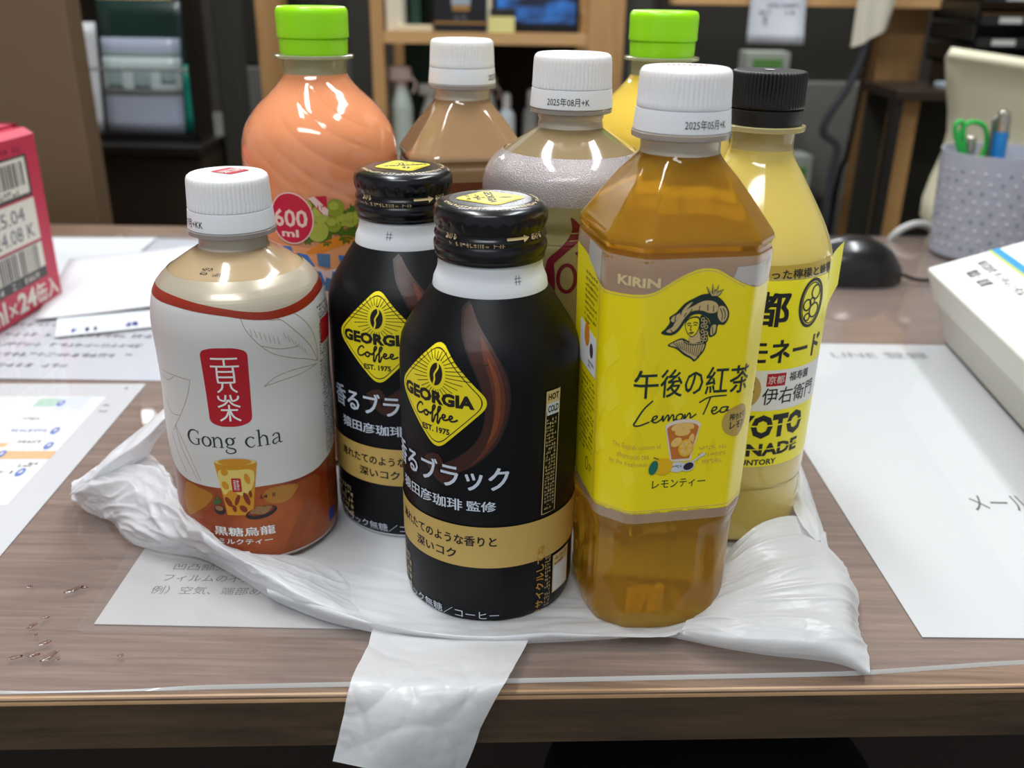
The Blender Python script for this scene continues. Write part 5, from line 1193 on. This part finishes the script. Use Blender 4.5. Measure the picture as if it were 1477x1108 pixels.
# bottles on the lower shelf
def lathe_m(mb, prof, m, seg=32): lathe(mb, prof, m, seg)
m_spray = P('spray_body', 'a9b4ad', rough=.35, sss=.2); m_spw = P('spray_white', 'd5d8d4', rough=.35); m_spt = P('spray_trigger', 'b9a59c', rough=.4)
def spray(loc, label, col, m_tr, hgt, rad):
    t = thing('spray_bottle', label, 'bottle', loc, 'cleaning bottles on the lower shelf')
    mb = MB(); lathe(mb, smooth_profile([(rad*.92,0),(rad,3),(rad,hgt*.5),(rad*.95,hgt*.62),(rad*.6,hgt*.75),(rad*.5,hgt*.8)], 3), col, 32); mb.build('bottle_body', t)
    mb = MB(); lathe(mb, [(rad*.55,hgt*.8),(rad*.55,hgt*.86)], m_tr, 24); mb.box((-rad*.0011, -.012, hgt*.00086), (rad*.0009, .014, hgt*.001), m_tr, None, .002); mb.build('spray_head', t, recalc=True)
    mb = MB(); mb.tube([(rad*.0008, -.006, hgt*.00092), (rad*.0014, -.008, hgt*.00084), (rad*.0011, -.008, hgt*.00074)], .0022, m_tr, 8); mb.build('trigger', t)
spray((-.182, 1.545, LZ), 'tall grey green spray bottle at the left of the lower shelf', m_spray, m_spt, 148, 17)
spray((-.142, 1.60, LZ), 'white spray bottle with a curved handle beside the tall one', m_spw, m_spw, 118, 16)
spray((-.045, 1.60, LZ), 'pale spray bottle with a beige head behind the middle bottle', m_spw, m_spt, 130, 13)
def plain_bottle(loc, label, m, hgt, rad):
    t = thing('plastic_bottle', label, 'bottle', loc, 'cleaning bottles on the lower shelf')
    mb = MB(); lathe(mb, smooth_profile([(rad*.92,0),(rad,3),(rad,hgt*.62),(rad*.8,hgt*.72),(rad*.45,hgt*.78)], 3), m, 32); mb.build('bottle_body', t)
    mb = MB(); lathe(mb, [(rad*.5,hgt*.78),(rad*.5,hgt*.95),(rad*.3,hgt)], m_spw, 24); mb.build('bottle_cap', t)
plain_bottle((-.016, 1.575, LZ), 'white plastic bottle between the two milk tea bottles', P('bottle_bluewhite', 'c9d6de', rough=.35, sss=.2), 108, 14)
plain_bottle((.024, 1.60, LZ), 'cloudy grey plastic bottle at the right of the lower shelf', P('bottle_cloud', '9a9d9b', rough=.35, sss=.2), 112, 13)
simple('binder', 'dark green binder standing at the back of the lower shelf', 'binder', (-.165, 1.66, LZ), [('binder_cover', (-.02, 0, 0), (.03, .1, .19), P('binder_green', '0f3a26', rough=.5), .002)])
# right: beam, note, hanging cloth, posts, side table, chair, trays, grey cabinet
simple('wood_beam', 'horizontal pine beam at the top right', 'beam', (.45, 1.36, .199), [('beam_timber', (-.24, 0, 0), (.62, .045, .10), m_board, .001)])
t = thing('paper_note', 'white handwritten note taped to the pine beam', 'note', (.347, 1.352, .152))
mb = MB(); rows = []
for i in range(7): rows.append([(x, -.012*(1-i/6)**2*(.5+.5*x/.036) - .001, i*.0135) for x in (-.0365, -.02, 0, .02, .0375)])
mb.grid(rows, P('note_paper', 'ccd0da', rough=.6), True)
A = Art()
for i, (x, y, w) in enumerate(((-20,46.5,48),(8,38,18),(-24,37,16),(-18,30,8),(-18,24,6))): A.greek(x, y, x+w, y+5, 1, m_inkblue, 1, .9, i+31, 3.2)
A.put(mb, lambda u, v: (Vector((u*.001, -.012*max(0, 1-v/81)**2*(.5+.5*u/36) - .0014, v*.001)), Vector((0, -1, 0))), du=6, off=3e-4)
nb = mb.build('note_sheet', t, sharp=None); md = nb.modifiers.new('thick', 'SOLIDIFY'); md.thickness = .0003
t = thing('hanging_cloth', 'cream cloth hanging from the beam at the upper right', 'cloth', (.461, 1.30, .205))
mb = MB(); rows = []
for i in range(10):
    q = i/9; row = []
    for j in range(24):
        a = 2*math.pi*j/24; w = .030*(1-.35*q) + .003*math.sin(3*a+q*4); dpt = .012*(1-.3*q) + .002*math.sin(5*a)
        row.append((w*math.cos(a) - .004*q, dpt*math.sin(a), .10 - .142*q + (.012 if q > .9 else 0)*math.cos(a)))
    rows.append(row)
mb.grid(rows, P('cloth_cream', 'cfc9b8', rough=.8), True, True); mb.build('cloth_fold', t)
simple('wood_post', 'thick pine post under the beam at the right', 'post', (.535, 1.41, -.72), [('post_timber', (-.022, 0, 0), (.040, .06, .918), m_post, .001)])
t = thing('side_table', 'dark topped side table with a pine leg at the right', 'table', (.545, 1.24, -.72))
mb = MB(); mb.box((-.062, 0, .812), (.26, .145, .824), P('table_dark', '2b2019', rough=.4), None, .001); mb.build('table_top', t, recalc=True)
mb = MB(); mb.box((-.048, .03, 0), (-.018, .06, .812), m_post, None, .001); mb.build('leg', t, recalc=True)
mb = MB(); mb.box((-.062, .004, 0), (-.050, .022, .812), P('table_side', '16130f', rough=.6), None, .001); mb.build('side_panel', t, recalc=True)
mb = MB(); mb.box((-.05, .125, 0), (.26, .140, .812), m_char); mb.build('back_panel', t)
simple('paper_pad', 'pale blue paper pad lying on the edge of the dark side table', 'paper', (.575, 1.245, .1045), [('sheets', (-.02, 0, 0), (.03, .06, .006), P('pad_blue', 'b4c3cf', rough=.6), .0005)])
t = thing('tray_stack', 'black stack of paper trays with white tags at the upper right corner', 'trays', (.60, 1.26, .105))
m_tr = P('tray_black', '1a1a19', rough=.35); m_tag = P('tray_tag', 'b9b9b6', rough=.5)
for k in range(4):
    mb = MB(); z = .030 + k*.026; mb.box((-.032, -.01, z), (.14, .12, z+.003), m_tr); mb.box((-.032, -.01, z), (-.029, .12, z+.022), m_tr); mb.box((.137, -.01, z), (.14, .12, z+.022), m_tr); mb.box((-.032, .117, z), (.14, .12, z+.022), m_tr); mb.box((-.026, -.014, z-.004), (.14, -.0105, z+.007), m_tr)
    tr = mb.build('tray', t)
    mb = MB(); mb.box((-.012 + .004*k, -.0152, z-.002), (.018 + .003*k, -.0142, z+.005), m_tag); mb.build('tag', tr)
    if k == 2: mb = MB(); mb.box((-.02, .0, z+.003), (.12, .11, z+.010), P('tray_brown_paper', '7a5636', rough=.6)); mb.build('papers', tr)
mb = MB(); mb.box((-.028, 0, 0), (.136, .11, .030), m_tr, None, .002); mb.build('tray_foot', t, recalc=True)
# cream chair
t = thing('office_chair', 'cream plastic chair with a curved back, behind the pen cup', 'chair', (.607, 1.06, -.72))
m_ch = P('chair_cream', 'cfcab0', rough=.45); mb = MB(); rows = []
prof = [(.875,-.126,.0),(.872,-.1265,.004),(.845,-.119,.008),(.815,-.109,.012),(.79,-.104,.014),(.765,-.106,.014),(.74,-.114,.012),(.715,-.122,.006),(.695,-.124,0),(.675,-.112,-.006),(.65,-.09,-.012),(.60,-.07,-.02),(.52,-.06,-.03)]
for z, x, y in prof:
    w = -x; rows.append([(w*s_, y + .05*(s_*s_), z - .035*(s_+1)*(.5 if z > .8 else 0)) for s_ in [-1 + 2*j/16 for j in range(17)]])
mb.grid(rows, m_ch, True); bk = mb.build('backrest', t, sharp=None); md = bk.modifiers.new('thick', 'SOLIDIFY'); md.thickness = .012; md.offset = 1
mb = MB(); mb.box((-.2, -.36, .42), (.2, .03, .46), m_ch, None, .012); mb.build('seat', t, recalc=True)
for x, y in ((-.17, .0), (.17, 0), (-.17, -.32), (.17, -.32)):
    mb = MB(); mb.tube([(x, y, .42), (x*1.1, y, 0)], .011, P('chair_leg', '8c8c88', rough=.3, metal=.7), 10); mb.build('leg', t)
# grey cabinet, cable, green and white packets
simple('cabinet', 'grey steel cabinet behind the lemonade bottle', 'cabinet', (.42, 1.62, -.72), [('cabinet_body', (-.19, 0, 0), (.16, .4, .80), m_grey, .003), ('cabinet_upper', (-.19, .03, .80), (.16, .4, 1.5), m_char, .003)])
m_pg = P('packet_green', '6fae5a', rough=.45); m_pw = P('packet_white', 'c4ccc2', rough=.5)
def packet(loc, w, h, label, rz=0):
    t = thing('packet', label, 'packet', loc, 'green and white packets', rz)
    mb = MB(); mb.box((0, 0, 0), (w, .05, h), m_pw, None, .001); mb.build('packet_box', t, recalc=True)
    mb = MB(); mb.box((w*.16, -.0008, h*.12), (w*.84, .0002, h*.72), m_pg); mb.build('front_print', t)
simple('wall_shelf', 'narrow dark shelf carrying a green packet in front of the grey cabinet', 'shelf', (.33, 1.50, .088), [('shelf_board', (-.06, 0, 0), (.095, .10, .008), m_char, .001)])
packet((.348, 1.505, .0962), .067, .036, 'green and white packet on the narrow shelf, just above the black cap')
simple('stand', 'low dark stand carrying a green packet beside the lemonade bottle', 'stand', (.44, 1.50, -.72), [('stand_body', (-.03, 0, 0), (.055, .1, .636), m_char, .002)])
packet((.424, 1.505, -.0838), .048, .062, 'green and white packet on the low stand, right of the lemonade bottle', R(6))
t = thing('cable', 'dark loose cable hanging beside the pine post at the right', 'cable', (.46, 1.398, .0))
mb = MB(); mb.tube(catmull([(.035, 0, .2), (.028, -.005, .15), (.012, -.01, .10), (-.012, -.01, .055), (-.016, -.01, .03), (.006, -.012, .012), (.004, -.01, -.03), (.006, -.01, -.10), (.01, 0, -.3), (.02, 0, -.719)], 8), .0055, P('cable_grey', '3c3e44', rough=.4), 10); mb.build('cable_run', t)
mb = MB(); mb.tube(catmull([(.04, .01, .2), (.035, .008, .1), (.028, .005, .0), (.02, .01, -.1), (.02, .015, -.719)], 8), .004, m_ms, 8); mb.build('thin_cable', t)
t = thing('cable_ring', 'white looped cable standing at the back edge of the desk near the pen cup', 'cable', (.385, .886, 0))
mb = MB(); mb.tube([(.024*math.cos(a), .004*math.sin(a*2), -.004 + .019*math.sin(a)) for a in [2*math.pi*k/28 for k in range(29)]], .0035, P('cable_white', 'b9bab8', rough=.5), 8); mb.build('cable_loop', t)
# black stool under the counter edge
t = thing('stool', 'black round topped stool in the dark below the desk edge', 'stool', (.092, .315, -.72))
m_st = P('stool_black', '060607', rough=.6); mb = MB()
lathe(mb, smooth_profile([(66,588),(75,594),(76,606),(70,620),(58,633),(44,643),(26,651),(10,655),(.01,656)], 4), m_st, 48); mb.build('seat', t)
mb = MB(); mb.tube([(0, 0, .605), (0, 0, .05)], .022, P('stool_chrome', '4a4a4c', rough=.3, metal=.8), 14); mb.build('column', t)
mb = MB(); lathe(mb, smooth_profile([(90,0),(95,6),(90,14),(30,30),(22,52)], 3), P('stool_base', '111112', rough=.5), 32); mb.build('foot', t)
